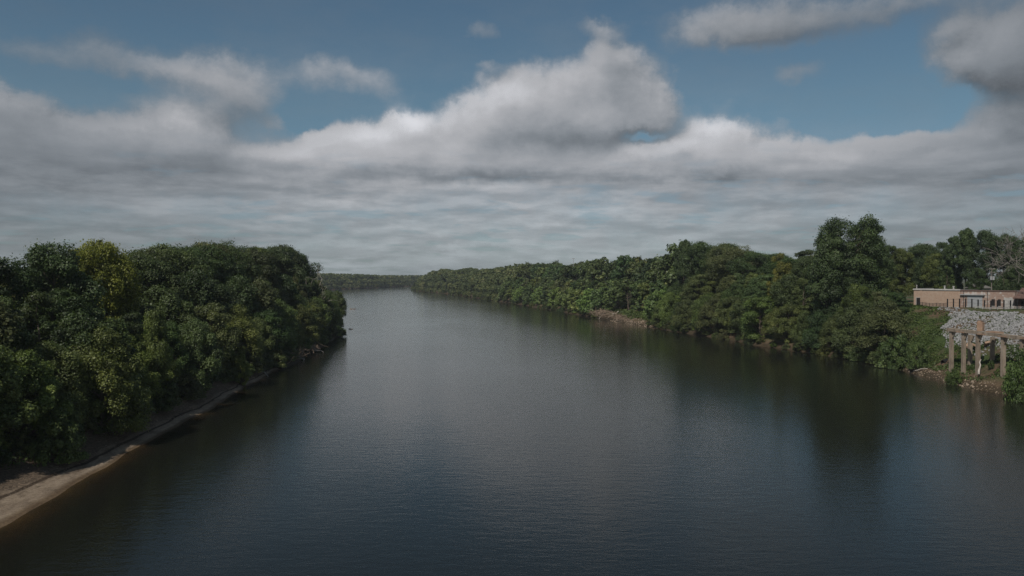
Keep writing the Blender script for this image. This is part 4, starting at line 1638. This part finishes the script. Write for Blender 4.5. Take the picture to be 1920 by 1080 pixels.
def hip_house(px, Y, base_z, w, d, hw, hr, roofmat, wallmat, label, chimney=None, rz=0.3):
    p = at(px, 520, Y)
    r = empty('house', (p.x, p.y, base_z), rz)
    tag(r, label, 'house')
    b = MB()
    b.box(-w / 2, w / 2, -d / 2, d / 2, -0.5, hw)
    b.build('wall', M[wallmat], r)
    e = 0.5
    k_ = w * 0.22
    V = [(-w / 2 - e, -d / 2 - e, hw), (w / 2 + e, -d / 2 - e, hw), (w / 2 + e, d / 2 + e, hw), (-w / 2 - e, d / 2 + e, hw), (-k_, 0, hw + hr), (k_, 0, hw + hr)]
    Fq = [(0, 1, 5, 4), (2, 3, 4, 5), (1, 2, 5, 5), (3, 0, 4, 4), (3, 2, 1, 0)]
    bm = bmesh.new()
    vs = [bm.verts.new(v) for v in V]
    for f in Fq:
        f2 = []
        for i in f:
            if i not in f2:
                f2.append(i)
        bm.faces.new([vs[i] for i in f2])
    me = bpy.data.meshes.new('roof')
    bm.to_mesh(me)
    bm.free()
    ro = link('roof', me, M[roofmat], r)
    if chimney:
        b = MB()
        b.box(chimney[0] - 0.65, chimney[0] + 0.65, chimney[1] - 0.5, chimney[1] + 0.5, hw, chimney[2])
        b.box(chimney[0] - 0.45, chimney[0] + 0.45, chimney[1] - 0.35, chimney[1] + 0.35, chimney[2], chimney[2] + 0.45)
        b.build('chimney', M['whitepaint'], ro)
    for s in (-w * 0.28, w * 0.2):
        b = MB()
        b.box(s - 0.5, s + 0.5, -d / 2 - 0.04, -d / 2, 1.0, 2.6)
        b.build('window', M['dark'], r)


hip_house(1834, 300, 15.4, 5.5, 6, 5.2, 1.8, 'roofgrey', 'whitepaint', 'grey hip-roofed house with a white chimney behind the brick buildings', (-2.2, -2.0, 7.5))
hip_house(1446, 332, 14.5, 8, 7, 7.6, 2.6, 'roofgreen', 'timber', 'small green-roofed house almost hidden in the right bank trees', None, 0.1)
hip_house(1492, 342, 14.5, 7, 7, 7.2, 2.2, 'roofgrey', 'timber', 'grey-roofed house glimpsed under the yellowish tree', None, 0.2)


# ------------------------------------------------------------------ fences, pole and mast
def fence_line(name, s0, s1, off, h, n, pw, rails, mat, label, zoff=0.0, thick=0.05, bars=0):
    p0 = BA + BD * s0
    nrm = Vector((-0.768, -0.64))
    q0 = p0 + nrm * off
    root = empty(name, (q0.x, q0.y, 0))
    tag(root, label, 'fence')

    def gp(s):
        q = BA + BD * s + nrm * off
        return Vector((q.x - q0.x, q.y - q0.y, zat(q.x, q.y)))
    ss = np.linspace(s0, s1, n)
    for s in ss:
        b = MB()
        g = gp(s)
        b.box(g.x - pw / 2, g.x + pw / 2, g.y - pw / 2, g.y + pw / 2, g.z - 0.3, g.z + h + zoff)
        b.build('post', M[mat], root)
    for rh in rails:
        b = MB()
        for a, c in zip(ss[:-1], ss[1:]):
            b.beam(gp(a) + Vector((0, 0, rh)), gp(c) + Vector((0, 0, rh)), thick, thick)
        b.build('rail', M[mat], root)
    if bars:
        b = MB()
        for s in np.linspace(s0, s1, bars):
            g = gp(s)
            b.box(g.x - 0.015, g.x + 0.015, g.y - 0.015, g.y + 0.015, g.z + 0.1, g.z + h * 0.95)
        b.build('bars', M[mat], root)


fence_line('iron_fence', 2.6, 11.0, 2.2, 1.5, 9, 0.09, (0.3, 1.4), 'iron', 'thin dark iron fence before the white-capped brick building', bars=70)
fence_line('wire_fence', 11.3, 32.0, 2.8, 2.7, 13, 0.27, (0.5, 1.5, 2.5), 'iron', 'tall fence of thick black posts and wires before the peeling brick building', thick=0.04)
fence_line('guard_rail', 20.0, 42.0, 5.2, 0.95, 12, 0.14, (0.5, 0.85), 'whitepaint', 'low white rail along the top of the grey rocks', thick=0.12)


def utility_pole():
    p = at(1859, 540, 268)
    z = 15.4
    top = CAMZ + (518 - 503) / F * 268
    root = empty('utility_pole', (p.x, p.y, z), R(20))
    h = top - z
    b = MB()
    b.tube([(0, 0, -0.5), (0, 0, h)], [0.19, 0.13], 10)
    b.build('pole', M['timber'], root)
    for zz in (h - 0.35, h - 1.5):
        b = MB()
        b.box(-1.25, 1.25, -0.2, -0.08, zz - 0.08, zz + 0.08)
        c = b.build('crossarm', M['timber'], root)
        for x in (-1.1, -0.5, 0.5, 1.1):
            b = MB()
            b.tube([(x, -0.14, zz + 0.083), (x, -0.14, zz + 0.36)], [0.07, 0.05], 8)
            b.build('insulator', M['whitepaint'], c)
    for x in (-0.55, 0.55):
        b = MB()
        b.tube([(x, -0.28, h - 3.9), (x, -0.28, h - 2.85)], [0.36, 0.36], 12)
        b.tube([(x, -0.28, h - 2.845), (x, -0.28, h - 2.72)], [0.38, 0.2], 12)
        b.build('transformer', M['steel'], root)
    tag(root, 'timber utility pole with two grey transformers behind the brick buildings', 'utility pole')


utility_pole()


def mast():
    p = at(1075, 487, 640)
    z = zat(p.x, p.y)
    top = CAMZ + (518 - 484) / F * 640
    root = empty('radio_mast', (p.x, p.y, z))
    h = top - z
    b = MB()
    for a in (0, 2.094, 4.189):
        b.tube([(0.5 * math.cos(a), 0.5 * math.sin(a), 0), (0.22 * math.cos(a), 0.22 * math.sin(a), h)], [0.08, 0.06], 6)
    n = 22
    for i in range(n):
        z0, z1 = h * i / n, h * (i + 1) / n
        r0, r1 = 0.5 - 0.28 * i / n, 0.5 - 0.28 * (i + 1) / n
        for a, c in ((0, 2.094), (2.094, 4.189), (4.189, 0)):
            b.beam((r0 * math.cos(a), r0 * math.sin(a), z0), (r1 * math.cos(c), r1 * math.sin(c), z1), 0.05, 0.05)
    b.build('lattice', M['steel'], root)
    b = MB()
    b.box(-1.2, 1.2, -0.15, 0.15, h - 0.6, h - 0.2)
    b.build('antenna', M['steel'], root)
    tag(root, 'thin lattice radio mast sticking up over the distant right bank trees', 'mast')


mast()

# ------------------------------------------------------------------ labels of the ordinary trees
ORD = ['first', 'second', 'third', 'fourth', 'fifth', 'sixth', 'seventh', 'eighth', 'ninth', 'tenth', 'eleventh', 'twelfth', 'thirteenth', 'fourteenth', 'fifteenth', 'sixteenth', 'seventeenth', 'eighteenth', 'nineteenth', 'twentieth']


def ordinal(i):
    if i < 20:
        return ORD[i]
    tens = ['twenty', 'thirty', 'forty', 'fifty', 'sixty'][i // 10 - 2] if False else {2: 'twenty', 3: 'thirty', 4: 'forty', 5: 'fifty', 6: 'sixty'}[(i + 1) // 10]
    u = (i + 1) % 10
    return {2: 'twentieth', 3: 'thirtieth', 4: 'fortieth', 5: 'fiftieth', 6: 'sixtieth'}[(i + 1) // 10] if u == 0 else tens + '-' + ORD[u - 1]


SHAPE = {'round': 'rounded', 'oval': 'upright', 'spread': 'spreading', 'skirt': 'low-branched', 'mid': '', 'cone': 'pointed', 'twin': 'double-topped', 'shrub': ''}
ROWS = {('left', 'edge'): 'at the edge of the left bank', ('left', 'front'): 'in the left bank\'s front row', ('left', 'middle'): 'in the left bank\'s middle row', ('left', 'back'): 'on the left bank skyline', ('left', 'rear'): 'behind the left bank skyline',
        ('right', 'edge'): 'at the right waterline', ('right', 'front'): 'in the right waterside row', ('right', 'middle'): 'halfway up the right bank', ('right', 'back'): 'on the right bank skyline', ('right', 'rear'): 'behind the right bank skyline'}
GROUPS = {('left', 'tree'): 'trees of the left bank', ('right', 'tree'): 'trees of the right bank', ('left', 'shrub'): 'shrubs along the left bank', ('right', 'shrub'): 'shrubs along the right bank'}
classes = {}
for t in sorted(TREES, key=lambda q: q['y']):
    o = t['o']
    o['group'] = GROUPS[(t['side'], t['cat'])]
    if t['label']:
        o['label'] = t['label']
        continue
    if t['y'] > 520:
        o['label'] = 'small-looking distant %s among many alike along the right bank towards the bend' % ('shrub' if t['cat'] == 'shrub' else 'rounded tree')
        o['group'] = 'distant right bank %ss' % t['cat']
        continue
    shp = SHAPE[t['key'].split('_')[0]]
    look = ' '.join(w for w in (t['tint'], shp, 'bush' if t['cat'] == 'shrub' else 'tree') if w)
    key = (t['side'], t['row'], look)
    i = classes.get(key, 0)
    classes[key] = i + 1
    near = 'nearest the camera' if t['side'] == 'left' else 'nearest the town'
    pos = 'the one ' + near if i == 0 else ordinal(i) + ' ' + near.replace('nearest', 'from')
    o['label'] = '%s %s, %s' % (look, ROWS[(t['side'], t['row'])], pos)

# ------------------------------------------------------------------ air
def haze():
    b = MB()
    b.box(-3700, 3700, -300, 4700, -10, 62)
    m, k, out = mat_new('haze')
    pv = k.new('ShaderNodeVolumePrincipled')
    pv.inputs['Color'].default_value = (0.80, 0.88, 0.95, 1)
    pv.inputs['Density'].default_value = HAZE
    pv.inputs['Anisotropy'].default_value = 0.2
    k.t.links.new(pv.outputs[0], out.inputs[1])
    o = b.build('haze', m)
    tag(o, 'faint bluish haze in the air over the river', 'haze', kind='stuff')


HAZE = 0.00010
if HAZE > 0:
    haze()
